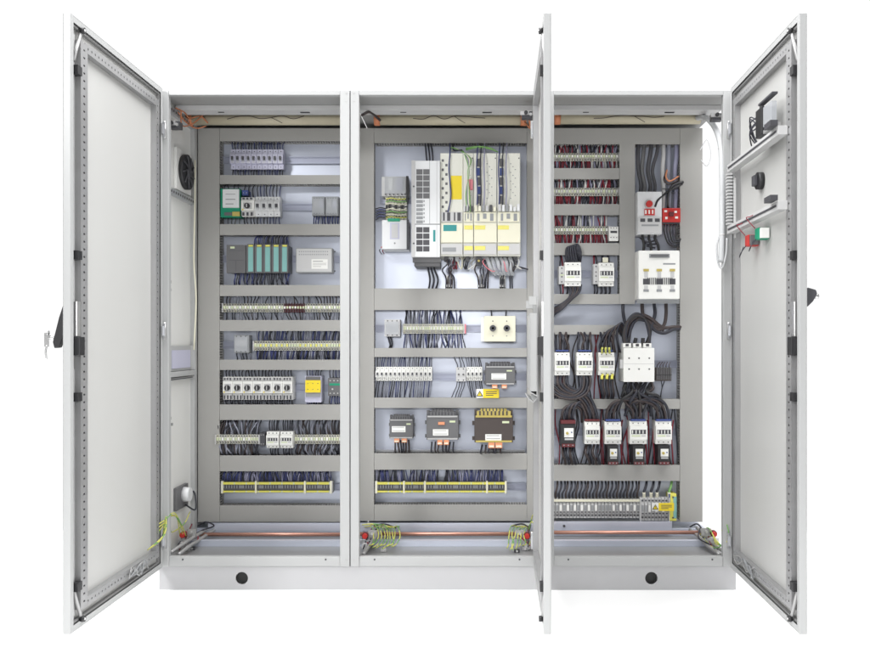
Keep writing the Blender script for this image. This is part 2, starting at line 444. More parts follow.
# cream tubes under the roofs
def rtube(cab, px0, px1, py, label, ends):
    Y = .335; z = Z(py, Y)
    t = thing('round_tube', label, 'tube', (X((px0+px1)/2, Y), Y, z-.029), 'cream tubes under the roofs')
    h = (X(px1, Y)-X(px0, Y))/2
    m = MB(); m.cyl((0, .031), .025, -h, h, 'tubecream', 24, 'x')
    m.build('sleeve', t)
    for e in ends:
        m = MB(); m.cyl((0, .031), .0275, e*h-.012, e*h+.014, 'orange', 24, 'x'); m.build('end_ring', t)
    m = MB(); r = random.Random(px0)
    pts = [(-h*.5+i*h*.14, -.029, .030+r.uniform(-.006, .012)) for i in range(8)]
    m.tube(pts, .0016, 'wire_brown', 5); m.tube([pts[4], (pts[4][0]+.03, -.03, .018), (pts[4][0]+.05, -.026, .008)], .0014, 'wire_brown', 5)
    m.build('cable', t)
rtube(cab1, 190, 346, 120, 'cream tube with orange cables at its left end under left cabinet roof', (-1,))
rtube(cab2, 377, 523, 120, 'cream tube with an orange ring at each end under middle cabinet roof', (-1, 1))
rtube(cab3, 557, 700, 119, 'cream tube with orange ring at its left end only, under right cabinet roof', (-1,))
def cable(parent, pts, r, mt='wire_dark', name='cable', n=8, sub=6):
    if parent.name.startswith(('contactor', 'large_contactor', 'overload', 'fuse_switch')) and .0038 < r < .008: r *= 1.28
    return MB().tube(loc_pts(parent, [P(*p) for p in pts]), r, mt, n, sub).build(name, parent)
cable(cab1, [(176, 108, .12), (184, 112, .2), (190, 118, .28), (200, 116, .3), (208, 123, .31)], .003, 'orange')
cable(cab1, [(178, 112, .12), (186, 122, .2), (196, 128, .28), (206, 126, .31)], .0028, 'orange')
cable(cab1, [(181, 110, .1), (182, 125, .12), (192, 124, .24), (204, 114, .31)], .003, 'orange')
cable(cab2, [(362, 115, .1), (370, 112, .2), (380, 120, .3)], .006, 'wire_brown')
cable(cab2, [(525, 122, .3), (530, 128, .2), (529, 118, .1)], .004, 'orange')
for cab, px, py in ((cab1, 175, 125), (cab2, 527, 115), (cab3, 717, 117)):    # stay mechanism blocks in the top corners
    L = cab.location; p = P(px, py, .06)
    t = MB(); x, z = p[0]-L[0], p[2]-L[2]
    t.box(x-.022, x+.022, .05, .09, z-.014, z+.014, 'dark'); t.box(x-.03, x+.008, .04, .05, z-.004, z+.012, 'zincdull')
    t.cyl((x-.006, z+.004), .008, .03, .04, 'black', 12); t.cyl((x+.014, z-.002), .006, .035, .05, 'steel', 12)
    t.build('door_stay', cab)

# ------------------------------------------------------------ doors
def door(cab, xh, sgn, ang, extra=None, uW=.785):
    """local x = distance from hinge, inner side at y = sgn*t"""
    L = cab.location; zb, zt_ = .004, 2.0875-.098; s = sgn; T = .024
    m = MB()
    def b(u0, u1, t0, t1, z0, z1, mt): m.box(u0, u1, s*t0, s*t1, z0, z1, mt)
    b(.004, uW, 0, .002, zb, zt_, 'paint')
    w = .022
    b(uW-.002, uW, .002, T, zb, zt_, 'paint'); b(uW-w, uW-.002, T-.002, T, zb, zt_, 'paint')
    b(.004, .006, .002, T, zb, zt_, 'paint'); b(.006, w, T-.002, T, zb, zt_, 'paint')
    for (z0, z1, z2) in ((zb, zb+.002, zb+w), (zt_, zt_-.002, zt_-w)):
        b(.006, uW-.002, .002, T, z0, z1, 'paint'); b(w, uW-w, T-.002, T, z1, z2, 'paint')
    d = m.build('door', cab)
    bv = d.modifiers.new('bevel', 'BEVEL'); bv.width = .001; bv.segments = 1; bv.limit_method = 'ANGLE'
    d.location = (xh-L[0], -.012, 0); d.rotation_euler = (0, 0, math.radians(ang))
    # inner lining panel
    m = MB(); b(.03, uW-.03, .0025, .006, zb+.03, zt_-.03, 'panel'); m.build('inner_panel', d)
    m = MB(); g0, g1 = w+.001, w+.008; G1 = T-.006
    b(uW-g1, uW-g0, .0065, G1, zb+g0, zt_-g0, 'gasket'); b(g0, g1, .0065, G1, zb+g0, zt_-g0, 'seal')
    b(g1, uW-g1, .0065, G1, zb+g0, zb+g1, 'seal'); b(g1, uW-g1, .0065, G1, zt_-g1, zt_-g0, 'seal')
    m.build('gasket', d)
    # perforated tubular frame
    m = MB()
    f0, f1, wd = .055, uW-.062, .03
    T0, T1 = .0065, .028
    z0, z1 = .062, zt_-.062
    def lad(axis, a0, a1, c0, c1):
        if s > 0: ladder(m, axis, a0, a1, c0, c1, T1-.002, T1, 1, 'framezinc', .025, .006, (c1-c0)*.38)
        else: ladder(m, axis, a0, a1, c0, c1, -T1, -T1+.002, 1, 'framezinc', .025, .006, (c1-c0)*.38)
    for (c0, c1) in ((f0, f0+wd), (f1-wd-.018, f1)):
        lad('z', z0, z1, c0, c1)
        b(c0, c0+.002, T0, T1-.0022, z0, z1, 'framezinc'); b(c1-.002, c1, T0, T1-.0022, z0, z1, 'framezinc')
    for (c0, c1) in ((z0, z0+wd), (z1-wd, z1)):
        lad('x', f0+wd+.0005, f1-wd-.0185, c0, c1)
        b(f0+wd, f1-wd-.018, T0, T1-.0022, c0, c0+.002, 'framezinc'); b(f0+wd, f1-wd-.018, T0, T1-.0022, c1-.002, c1, 'framezinc')
    m.build('door_frame', d)
    # lock rod with guides and rollers
    m = MB(); ur = uW-.043
    m.box(ur-.006, ur+.006, s*.010, s*.0145, .05, .85, 'steel'); m.box(ur-.006, ur+.006, s*.010, s*.0145, 1.0, zt_-.05, 'steel')
    m.tube([(ur, s*.013, zt_-.14), (ur-.004, s*.02, zt_-.1), (ur-.03, s*.022, zt_-.04), (ur-.03, s*.022, zt_-.025)], .006, 'zincdull', 8)
    m.tube([(ur, s*.013, .14), (ur-.004, s*.02, .1), (ur-.03, s*.022, .04), (ur-.03, s*.022, .03)], .006, 'zincdull', 8)
    m.build('lock_rod', d)
    for zz in (zt_-.17, 1.22, .76, .145):
        MB().box(ur-.016, ur+.014, s*.0065, s*.034, zz-.014, zz+.014, 'black').build('rod_guide', d)
    m = MB(); m.box(ur-.018, ur+.017, s*.0065, s*.042, .895, .955, 'black'); m.box(ur-.014, ur+.012, s*.0065, s*.03, .9555, 1.07, 'steel'); m.build('lock_case', d, .002)
    for zz in (zt_-.03, .03):
        m = MB(); m.cyl((ur-.03, zz), .010, s*.022, s*.036, 'black', 14); m.cyl((ur-.03, zz), .004, s*.03, s*.038, 'steel', 10); m.build('roller', d)
    # hinges
    for zz in (1.82, .985, .115):
        m = MB(); m.box(-.006, .012, s*.026, s*.034, zz-.032, zz+.032, 'zinc'); m.cyl((-.001, s*.030), .0065, zz-.036, zz+.036, 'steel', 10, 'z')
        m.box(.0125, .03, s*.026, s*.03, zz-.02, zz+.02, 'zinc'); m.build('hinge', d)
    if extra: extra(d, m, s, uW, zt_)
    return d
def handle(d, s, uW, z, key=True):
    m = MB(); u = uW-.045
    o = -s
    m.box(u-.014, u+.014, o*.0, o*.008, z-.085, z+.07, 'dark')
    # swing grip tilted outwards
    pts = [(o*.008, z+.06), (o*.016, z+.062), (o*.03, z+.02), (o*.05, z-.06), (o*.045, z-.08), (o*.03, z-.078), (o*.012, z-.03)]
    m.v; k = m.mi('black'); b = len(m.v); n = len(pts)
    for uu in (u-.012, u+.012):
        for (y, zz) in pts: m.v.append((uu, y, zz))
    for i in range(n):
        j = (i+1) % n; m.f.append((b+i, b+n+i, b+n+j, b+j)); m.m.append(k); m.sm.append(False)
    m.f.append(tuple(b+i for i in range(n))); m.f.append(tuple(b+n+i for i in reversed(range(n)))); m.m += [k, k]; m.sm += [False]*2
    hb = m.build('handle', d, .003)
    if key:
        m = MB(); m.cyl((u, z-.045), .007, o*.045, o*.068, 'steel', 12); m.box(u-.002, u+.002, o*.068, o*.082, z-.075, z-.03, 'steel')
        m.cyl((u, z-.03), .008, o*.068, o*.071, 'steel', 12)
        m.tube([(u, o*.074, z-.07), (u, o*.078, z-.09), (u, o*.076, z-.115)], .003, 'steel', 6)
        m.build('key', d)
def small_handle(d, s, uW, z):
    u = uW-.04; o = -s
    MB().box(u-.014, u+.014, 0, o*.006, z-.06, z+.05, 'zincdull').build('handle_plate', d, .001)
    m = MB(); b = 0; k = m.mi('dark'); pts = [(o*.006, z+.012), (o*.012, z+.03), (o*.04, z+.022), (o*.044, z+.008), (o*.03, z-.016), (o*.012, z-.034), (o*.006, z-.03)]; n = len(pts)
    for uu in (u-.012, u+.012):
        for (y, zz) in pts: m.v.append((uu, y, zz))
    for i in range(n):
        j = (i+1) % n; m.f.append((i, n+i, n+j, j)); m.m.append(k); m.sm.append(False)
    m.f.append(tuple(range(n))); m.f.append(tuple(n+i for i in reversed(range(n)))); m.m += [k, k]; m.sm += [False]*2
    m.build('handle', d, .004)
    MB().cyl((u, z+.002), .009, o*.036, o*.05, 'steel', 12).build('lock_barrel', d)
def earthtuft(d, s, u0, z0):
    for k in range(4):
        r = random.Random(k+int(u0*100))
        pts = [(u0+.02*k, s*.03, z0), (u0+.02*k-.02, s*(.06+.01*k), z0+.03+.01*k), (u0-.03, s*(.07), z0+.08+.01*k), (u0-.07, s*.05, z0+.03+.02*k), (u0-.10, s*.03, z0+.02)]
        MB().tube(pts, .0019, n=6, sub=6, bands=['wire_yellow', 'wire_yellow', 'wire_green']).build('earth_wire', d)
def tangle(d, s, seed, u0, u1, z):
    r = random.Random(seed)
    m = MB()
    for k in range(5):
        pts = [(u0+(u1-u0)*i/5+r.uniform(-.015, .015), s*r.uniform(.03, .045), z+r.uniform(-.02, .03)) for i in range(6)]
        m.tube(pts, .0022, 'zincdull' if k % 2 else 'midgrey', 5)
    m.build('bracket_wire', d)
def left_extra(d, m, s, uW, zt_):
    handle(d, s, uW, .998, True)
    earthtuft(d, s, .12, .12)
    tangle(d, s, 4, .2, .36, .07)
def right_extra(d, m, s, uW, zt_):
    small_handle(d, s, uW, 1.085)
    tangle(d, s, 9, .12, .34, .075)
    for (z, nm) in ((1.640, 0), (1.392, 1)):
        MB().box(.086, uW-.093, s*.029, s*.06, z-.015, z+.015, 'lightgrey').box(.10, uW-.11, s*.0605, s*.062, z-.004, z+.004, 'dark').build('crossbar', d, .001)
        MB().box(uW-.16, uW-.094, s*.0605, s*.085, z+.016, z+.034, 'dark').build('crossbar_end', d)
    MB().box(.0865, .10, s*.0285, s*.034, 1.36, 1.6, 'lightgrey').build('slotted_duct', d)
    m = MB()
    for k in range(16): m.box(.03, .056, s*.029, s*.05, 1.42+k*.0135, 1.427+k*.0135, 'lightgrey')
    m.build('slotted_duct', d)
    # red and green contact blocks
dl = door(cab1, X0+.002, 1, -90, left_extra)
dm = door(cab2, X(539), -1, -92.0, None)
dr = door(cab3, X(735), -1, -92.0, right_extra)
def door_pt(d, cab, u, t, z):
    a = d.rotation_euler[2]; L = cab.location; l = d.location
    return (L[0]+l[0]+u*math.cos(a)-t*math.sin(a), l[1]+u*math.sin(a)+t*math.cos(a), z)
def on_door(name, label, cat, d, cab, u, t, z):
    t_ = thing(name, label, cat, door_pt(d, cab, u, t, z)); t_.rotation_euler = d.rotation_euler; return t_
# document pocket on the middle door
p = on_door('document_pocket', 'white document pocket hung inside the open middle door', 'document holder', dm, cab2, .30, -.029, .84)
MB().box(-.17, .17, -.003, 0, 0, .36, 'paint').build('back_sheet', p, .001)
MB().prism([(0, 0), (-.026, .015), (-.026, .30), (-.024, .30), (-.024, .018), (0, .004)], -.17, .17, 'paint').build('front_sheet', p)
MB().prism([(0, -.002), (-.014, -.022), (-.034, -.008), (-.032, -.005), (-.014, -.018), (0, -.0005)], -.17, .17, 'paint').build('bottom_lip', p)
for x in (-.17, .145): MB().box(x, x+.025, -.03, -.0035, .33, .36, 'paint').build('corner_clip', p)
for x in (-.17, .168): MB().box(x, x+.002, -.0235, -.0035, .02, .30, 'paint').build('side_sheet', p)
# things on the right door
p = on_door('panel_meter', 'black instrument housing with pale lid high inside the right door', 'instrument', dr, cab3, .47, -.0065, 1.79)
MB().box(-.03, .04, -.05, 0, -.02, .08, 'black').build('housing', p, .003)
MB().box(.0405, .15, -.045, -.02, -.02, -.006, 'zincdull').build('arm', p, .001)
MB().box(.0, .15, -.05, -.03, .0905, .098, 'dark').box(.0, .02, -.045, -.035, .08, .0904, 'dark').build('arm', p, .001)
MB().box(.055, .14, -.05, -.03, .0, .07, 'clearplastic').build('lid', p, .002)
m = MB()
for k in range(6):
    r = random.Random(k); m.tube([(-.03, -.03, .02+.01*k), (-.06, -.06, .03+r.uniform(-.03, .04)), (-.09, -.04, r.uniform(-.05, .02)), (-.05, -.03, -.04)], .0025, 'wire_dark', 6)
m.build('cable', p)
p = on_door('rotary_switch', 'round black switch between the two crossbars of the right door', 'switch', dr, cab3, .36, -.0065, 1.635)
MB().cyl((0, 0), .032, -.02, 0, 'black', 20).build('body', p)
MB().box(-.02, .012, -.034, -.0205, -.018, .02, 'dark').build('contact_block', p, .002)
def button(px_u, z, mt, label, mt2):
    p = on_door('push_button', label, 'button', dr, cab3, px_u, -.0065, z)
    MB().box(-.02, .02, -.04, 0, -.021, .021, mt).build('contact_block', p, .002)
    MB().box(.0205, .036, -.035, -.005, -.018, .018, mt2).build('collar', p, .001)
    m = MB(); m.tube([(0, -.045, .02), (-.02, -.07, .06), (.0, -.065, .062), (0, -.05, .07)], .0018, 'wire_red', 6); m.build('wire', p); m = MB()
    m.tube([(.01, -.045, -.02), (.03, -.07, -.05), (-.02, -.06, -.06), (-.02, -.045, -.02)], .0018, 'wire_dark', 6); m.build('wire', p)
button(.30, 1.42, 'red', 'red contact block of a push button on the right door', 'darkgrey')
button(.42, 1.43, 'green', 'green contact block of a push button on the right door', 'white')
# white conduit on the right hand frame
def top_cable(name, label, cat, pts, r, mt, ribs=False):
    w = [P(*p) for p in pts]; t = thing(name, label, cat, w[-1])
    m = MB().tube(loc_pts(t, w), r, mt, 12, 10)
    m.build('hose', t)
    return t, w
t, w = top_cable('cable_conduit', 'white hose curving down from the tube to the right door hinge', 'hose', [(697, 118, .32), (704, 117, .24), (711, 122, .16), (717, 132, .08), (721, 148, .03), (722, 175, .01), (722, 205, .0), (722, 235, -.02), (721, 262, -.03)], .012, 'hose')
for k in (2, 4, 7):
    p = loc_pts(t, [w[k]])[0]
    MB().cyl((p[0], p[1]), .0125, p[2]-.004, p[2]+.004, 'lightgrey', 12, 'z').build('clamp', t)
t, w = top_cable('cable_loop', 'thin pale cable loop hanging in the open side of right cabinet', 'cable', [(700, 150, .30), (707, 140, .28), (711, 155, .28), (707, 166, .28), (701, 160, .3)], .0022, 'offwhite')
t, w = top_cable('cable_loop', 'pale cable loop hanging below the white hose beside the right door', 'cable', [(721, 232, -.02), (717, 245, -.02), (718, 262, -.02), (722, 268, -.03), (726, 255, -.04), (727, 238, -.05)], .004, 'hose')
# hinge tie on middle post
# ------------------------------------------------------------ devices
CACHE = {}
def dev(name, label, cat, box, Yf, depth, body, parts=(), group=None, bodyname='body', bev=.0012, steps=None):
    px0, px1, py0, py1 = box
    x0, x1, z0, z1 = X(px0, Yf), X(px1, Yf), Z(py1, Yf), Z(py0, Yf)
    t = thing(name, label, cat, ((x0+x1)/2, Yf, z0), group)
    w, h = x1-x0, z1-z0
    lastp = {}
    SUB = {'knob_pointer': 'knob', 'knob_cap': 'knob', 'knob_shaft': 'knob', 'label_print': 'label', 'nameplate_print': 'nameplate', 'grip_slot': 'lower_grip', 'contact_marker': 'contact_window', 'yellow_label': 'front_flap', 'brand_plate': 'front_flap', 'connector': 'connector_row', 'terminal_window': 'lower_cover', 'display_frame': 'display', 'black_line': 'yellow_field', 'coil': 'cover', 'dial': 'dial_plate', 'status_light': 'module'}
    _link = globals()['link']
    def link(nm, me, par, bev_=0):
        o = _link(nm, me, lastp.get(SUB.get(nm), par), bev_); lastp[nm] = o; return o
    key0 = (name, round(w, 3), round(h, 3))
    def get(key, fn):
        k = key0+key
        if k not in CACHE: CACHE[k] = fn().mesh(key[0])
        return CACHE[k]
    def bodyfn():
        m = MB()
        if steps:
            for (f0, f1, yy) in steps:      # front steps: fractions from top, setback
                m.box(-w/2, w/2, yy, depth, h*(1-f1), h*(1-f0), body)
        else: m.box(-w/2, w/2, 0, depth, 0, h, body)
        return m
    link(bodyname, get((bodyname, body), bodyfn), t, bev)
    for pt in parts:
        pn, sh = pt[0], pt[1]
        if sh == 'box':
            _, _, fx0, fx1, fz0, fz1, pr, mt = pt[:8]; back = pt[8] if len(pt) > 8 else 0
            link(pn, get(pt, lambda: MB().box(-w/2+fx0*w, -w/2+fx1*w, back-pr, back+.0005, h*(1-fz1), h*(1-fz0), mt)), t)
        elif sh == 'cyl':
            _, _, fx, fz, r, pr, mt = pt[:7]; back = pt[7] if len(pt) > 7 else 0
            link(pn, get(pt, lambda: MB().cyl((-w/2+fx*w, h*(1-fz)), r, back-pr, back+.0005, mt, 14)), t)
        elif sh == 'dots':      # rows of small screws / slots in one mesh
            _, _, fxs, fzs, r, pr, mt = pt[:7]; back = pt[7] if len(pt) > 7 else 0
            def fn():
                m = MB()
                for a in fxs:
                    for b in fzs: m.cyl((-w/2+a*w, h*(1-b)), r, back-pr, back+.0005, mt, 8)
                return m
            link(pn, get((pn, sh, tuple(fxs), tuple(fzs), r, mt), fn), t)
        elif sh == 'bars':
            _, _, rects, pr, mt = pt[:5]; back = pt[5] if len(pt) > 5 else 0
            def fn():
                m = MB()
                for (a, b, c, e) in rects: m.box(-w/2+a*w, -w/2+b*w, back-pr, back+.0005, h*(1-e), h*(1-c), mt)
                return m
            link(pn, get((pn, sh, tuple(rects), mt), fn), t)
        elif sh == 'stack':     # several coloured boxes forming one part: (fx0,fx1,fz0,fz1,y0,y1,mat)
            def fn():
                m = MB()
                for (a, b, c, e, ya, yb, mt) in pt[2]: m.box(-w/2+a*w, -w/2+b*w, ya, yb, h*(1-e), h*(1-c), mt)
                return m
            link(pn, get((pn, sh, str(pt[2])), fn), t)
    t['w'] = w; t['h'] = h
    del t['w'], t['h']
    DIM[t.name] = (w, h)
    return t
DIM = {}
WR = random.Random(11)
def wires(t, fxs, up, py, mats=('wire_dark',), r=.0016, lean=0, yb=.025, wob=.004, start=None, curl=0):
    """wires from the top or bottom edge of device t to the duct edge at py"""
    w, h = DIM[t.name]; L = t.location
    ze = Z(py, YD)-L[2]
    ze += .008 if up else -.008
    z0 = h-.001 if up else .001
    yb = min(yb, YP-L[1]-.01)
    r *= 1.3
    for i, fx in enumerate(fxs):
        x = -w/2+fx*w
        ph = WR.uniform(-1, 1)
        dx = lean*(ze-z0)+WR.gauss(0, wob*.9)
        rr = r*WR.uniform(.85, 1.15)
        yy = max(yb, .003)
        y1 = yy+WR.uniform(-.012, .006); y2 = YP-.03-L[1]+WR.uniform(-.015, .01)
        c = curl*WR.uniform(.5, 1.2)
        pts = [(x, yy, z0), (x+dx*.15+c*.5, y1-.004, z0+(ze-z0)*.3), (x+dx*.6+c, y1-.002, z0+(ze-z0)*.65), (x+dx, y2, ze)]
        MB().tube(pts, rr, WR.choice(mats), 5, 3).build('wire', t)
def fr(n, a=0, b=1): return [a+(b-a)*(i+.5)/n for i in range(n)]
ORD = ['first', 'second', 'third', 'fourth', 'fifth', 'sixth', 'seventh', 'eighth', 'ninth', 'tenth', 'eleventh', 'twelfth', 'thirteenth', 'fourteenth']

def mcbs(n, px0, px1, py0, py1, win, where, group, mt='offwhite', wmat=('wire_dark', 'wire_grey'), Yf=.455, wl=0, lever='dark', nw=2, Mtop=True):
    w = (px1-px0)/n
    for i in range(n):
        t = dev('circuit_breaker', f'{ORD[i]} circuit breaker from the left {where}', 'circuit breaker', (px0+i*w+.12, px0+(i+1)*w-.12, py0, py1), Yf, .06, mt, [
            ('lever', 'box', .3, .7, .40, .56, .010, lever),
            ('toggle_slot', 'box', .2, .8, .57, .62, .0008, 'midgrey'),
            ('screw', 'dots', [.5], [.11], .0024, .0008, 'dark', .016), ('screw', 'dots', [.5], [.89], .0024, .0008, 'dark', .016),
            ('marking', 'box', .25, .75, .66, .70, .0006, 'lightgrey')],
            group, steps=[(0, .27, .016), (.27, .74, 0), (.74, 1, .016)], bev=.0008)
        if Mtop: wires(t, fr(nw), True, win[0], wmat, .0018, wl, .035)
        wires(t, fr(nw), False, win[1], wmat, .0018, wl, .035)

def strip(label, px0, px1, py0, py1, win, pitch=.0125, Yf=.475, body='termwhite', marks=('creamgreen',), group='rows of terminals', nt=40, nb=40, tmat=('wire_dark', 'wire_grey'), bmat=None, r=.0015, lean=0, curl=0, name='terminal_strip', every=None, wob=.006, extra_parts=(), ends=True, reds=None):
    x0, x1, z0, z1 = X(px0, Yf), X(px1, Yf), Z(py1, Yf), Z(py0, Yf)
    t = thing(name, label, 'terminals', ((x0+x1)/2, Yf, z0), group)
    w, h = x1-x0, z1-z0; DIM[t.name] = (w, h)
    n = min(98, max(1, round(w/pitch))); p = w/n
    meshes = {}
    for i in range(n):
        mk = marks[0] if (i*7+i//3) % 5 < 3 else (marks[1] if len(marks) > 1 else 'white')
        bd = 'darkred' if reds and reds[0] <= i/n < reds[1] else body
        bd = 'cream' if bd == 'termwhite' and (i*5+i//4) % 7 == 0 else bd
        k = (bd, mk)
        if k not in meshes:
            m = MB()
            m.box(-p*.42, p*.42, .008, .04, 0, h, bd)
            m.box(-p*.42, p*.42, 0, .0078, h*.27, h*.75, bd); m.box(-p*.3, p*.3, -.0004, .0004, h*.29, h*.36, 'dark')
            m.box(-p*.32, p*.32, -.0008, .0005, h*.40, h*.68, mk)
            m.cyl((0, h*.14), p*.30, .0072, .0085, 'dark', 8); m.cyl((0, h*.87), p*.30, .0072, .0085, 'dark', 8)
            meshes[k] = m.mesh('terminal')
        o = link('terminal', meshes[k], t); o.location = (-w/2+(i+.5)*p, 0, 0)
    if ends:
        for e in (-1, 1):
            MB().box(e*(w/2+.0003), e*(w/2+.005), -.003, .04, -.001, h+.001, 'lightgrey').build('end_stop', t)
    nt, nb = min(nt, 99-nb) if nt+nb > 99 else nt, nb
    r *= 1.22
    if nt: wires(t, fr(nt, .01, .99), True, win[0], tmat, r, lean, .02, wob, curl=curl)
    if nb: wires(t, fr(nb, .01, .99), False, win[1], bmat or tmat, r, lean, .02, wob, curl=curl)
    return t

def contactor(label, px0, px1, py0, py1, Yf=.43, win=None, group='white contactors', wm=('wire_dark',), nw=(3, 3), col='white', wr=.003):
    t = dev('contactor', label, 'contactor', (px0, px1, py0, py1), Yf, .085, col, [
        ('screw', 'dots', [.2, .5, .8], [.09], .0028, .001, 'darkgrey', .012),
        ('screw', 'dots', [.2, .5, .8], [.91], .0028, .001, 'darkgrey', .012),
        ('contact_window', 'box', .08, .92, .36, .55, .0008, 'dark'),
        ('contact_marker', 'bars', [(.12+.2*i, .12+.2*i+.05, .38, .53) for i in range(4)]+[(.9, .91, .38, .53)], .0016, 'white'),
        ('nameplate', 'box', .1, .6, .60, .66, .0008, 'creamgreen'), ('nameplate', 'box', .64, .9, .60, .66, .0008, 'lightgrey'),
        ('coil_terminal', 'box', .0, 1, -.06, -.005, -.001, 'darkgrey', .03)],
        group, steps=[(0, .2, .012), (.2, .8, 0), (.8, 1, .012)], bev=.0015)
    if win:
        if nw[0]: wires(t, fr(nw[0], .08, .92), True, win[0], wm, wr, 0, .04, .004)
        if nw[1]: wires(t, fr(nw[1], .08, .92), False, win[1], wm, wr, 0, .04, .004)
    return t

# ======== left cabinet
mcbs(10, 229.7, 282.8, 148.5, 168.5, (141, 175), 'in the top window of the left cabinet', 'top row of breakers in the left cabinet', 'lilac', ('wire_dark', 'wire_navy'), lever='dark')
t = dev('relay_module', 'green module with a white cover at the left end of the second window', 'relay module', (220.5, 240, 188.5, 217), .45, .07, 'green', [
    ('cover', 'box', .15, .98, .04, .68, .012, 'offwhite'), ('marking', 'bars', [(.3, .8, .2, .22), (.3, .8, .38, .41), (.3, .7, .54, .57)], .0006, 'midgrey', -.012),
    ('terminal_block', 'box', .62, 1.0, .82, .97, .006, 'yellowdull'), ('terminal_block', 'box', .2, .6, .84, .95, .004, 'darkgrey')])
wires(t, fr(4), True, 184, ('wire_dark',)); wires(t, fr(5), False, 224, ('wire_dark', 'wire_brown'))
def motor_breaker(label, px0, px1, py0, py1, win, group, n=3, wm=('wire_dark',), r=.0024, ct='white'):
    t = dev('motor_breaker', label, 'motor breaker', (px0, px1, py0, py1), .44, .08, ct, [
        ('terminal_cover', 'stack', [(.04, .96, .02, .15, -.002, .003, 'lightgrey'), (.12, .3, .04, .13, -.003, .0, 'dark'), (.42, .58, .04, .13, -.003, .0, 'dark'), (.7, .88, .04, .13, -.003, .0, 'dark')]),
        ('dial_plate', 'box', .18, .84, .3, .64, .001, 'lightgrey'),
        ('knob', 'cyl', .5, .47, .0125, .016, 'black'), ('knob_pointer', 'box', .46, .54, .38, .56, .003, 'lightgrey', -.016),
        ('setting_dial', 'cyl', .14, .66, .0035, .0012, 'yellow'),
        ('terminal_cover', 'stack', [(.04, .96, .74, .98, .001, .012, 'lightgrey'), (.1, .26, .8, .98, .0, .003, 'dark'), (.42, .58, .8, .98, 0, .003, 'dark'), (.74, .9, .8, .98, 0, .003, 'dark')])],
        group, steps=[(0, .18, .004), (.18, .72, 0), (.72, 1, .012)])
    wires(t, fr(n), True, win[0], wm, r, 0, .03); wires(t, fr(n+1), False, win[1], wm, r, -.05, .03)
    return t
motor_breaker('small white motor breaker with black knob beside the green module', 241, 254, 197, 216, (184, 224), 'motor breakers', 3)
dev('auxiliary_contact', 'dark blue block above the small motor breaker in the second window', 'relay', (242, 248, 190, 195.5), .455, .05, 'blue', [('screw', 'cyl', .25, .5, .002, .001, 'lightgrey'), ('screw', 'cyl', .75, .5, .002, .001, 'lightgrey')])
mcbs(4, 254.5, 279.5, 196, 216, (184, 224), 'beside the small knob switch in the second window', 'four breakers in the second window of the left cabinet', 'offwhite', ('wire_dark', 'wire_navy'))
for k in range(2):
    px = 312+k*13.6
    t = dev('interface_relay', ('left' if k == 0 else 'right')+' one of two clear grey relays at the right of the second window', 'relay', (px, px+13, 196.5, 215.5), .46, .05, 'midgrey', [
        ('cover', 'box', .06, .94, .06, .94, .008, 'clearplastic'), ('coil', 'box', .15, .45, .25, .6, .007, 'lightgrey'), ('coil', 'box', .55, .85, .25, .6, .007, 'lilac'),
        ('terminal_row', 'dots', [.2, .4, .6, .8], [.1], .002, .0095, 'dark'), ('terminal_row', 'dots', [.2, .4, .6, .8], [.9], .002, .0095, 'dark')], 'clear relays')
    wires(t, fr(5), False, 224, ('wire_navy',), .0022)
# programmable controller
cpu = [('module', 'stack', [(0, .305, 0, 1, -.006, .02, 'darkgrey')]), ('end_block', 'box', -.03, 0, .1, .95, -.004, 'midgrey', .02), ('label', 'box', .06, .13, .06, .13, .001, 'creamgreen', -.006),
       ('status_panel', 'bars', [(.03, .28, .2, .21), (.03, .28, .55, .56), (.15, .155, .56, .98)], .0006, 'dark', -.006)]
for i in range(5):
    a = .315+i*.1375
    cpu += [('module', 'stack', [(a, a+.13, 0.01, 1, -.004, .02, 'darkgrey'), (a+.005, a+.125, -.035, .02, 0, .015, 'darkgrey')]),
            ('front_flap', 'box', a+.035, a+.112, .08, .95, .0025, 'teal', -.004), ('status_light', 'box', a+.04, a+.11, .005, .06, .0025, 'striped_yellow', -.004)]
t = dev('programmable_controller', 'dark grey controller with five teal fronted modules in the third window', 'controller', (227, 288.6, 245, 273), .44, .08, 'dark', cpu, bodyname='backplane', steps=[(.02, .98, .02)])
wires(t, fr(26, .42, 1), True, 235, ('wire_navy', 'wire_dark'), .0018, .05, .02, .008); wires(t, fr(34, .1, 1.02), False, 285, ('wire_navy', 'wire_dark', 'wire_dark'), .0019, .12, .015, .012, curl=.004)
t = dev('power_supply', 'flat grey perforated box with white label beside the controller', 'power supply', (296, 332, 248, 272.5), .46, .06, 'lightgrey', [
    ('label', 'box', .43, .88, .46, .85, .0008, 'white'), ('label_print', 'bars', [(.47, .75, .53, .55), (.47, .84, .62, .63), (.47, .84, .68, .69), (.47, .7, .75, .76)], .0004, 'dark', -.0008),
    ('frame_edge', 'bars', [(0, 1, 0, .03), (0, 1, .97, 1), (0, .012, .03, .97), (.988, 1, .03, .97)], .0015, 'midgrey'),
    ('vent', 'bars', [(.08+.06*i, .11+.06*i, .12+.12*j, .17+.12*j) for i in range(14) for j in range(2)], .0005, 'midgrey'),
    ]+[('screw', 'cyl', a, b_, .003, .001, 'dark', .05) for a in (-.03, 1.03) for b_ in (.1, .9)])
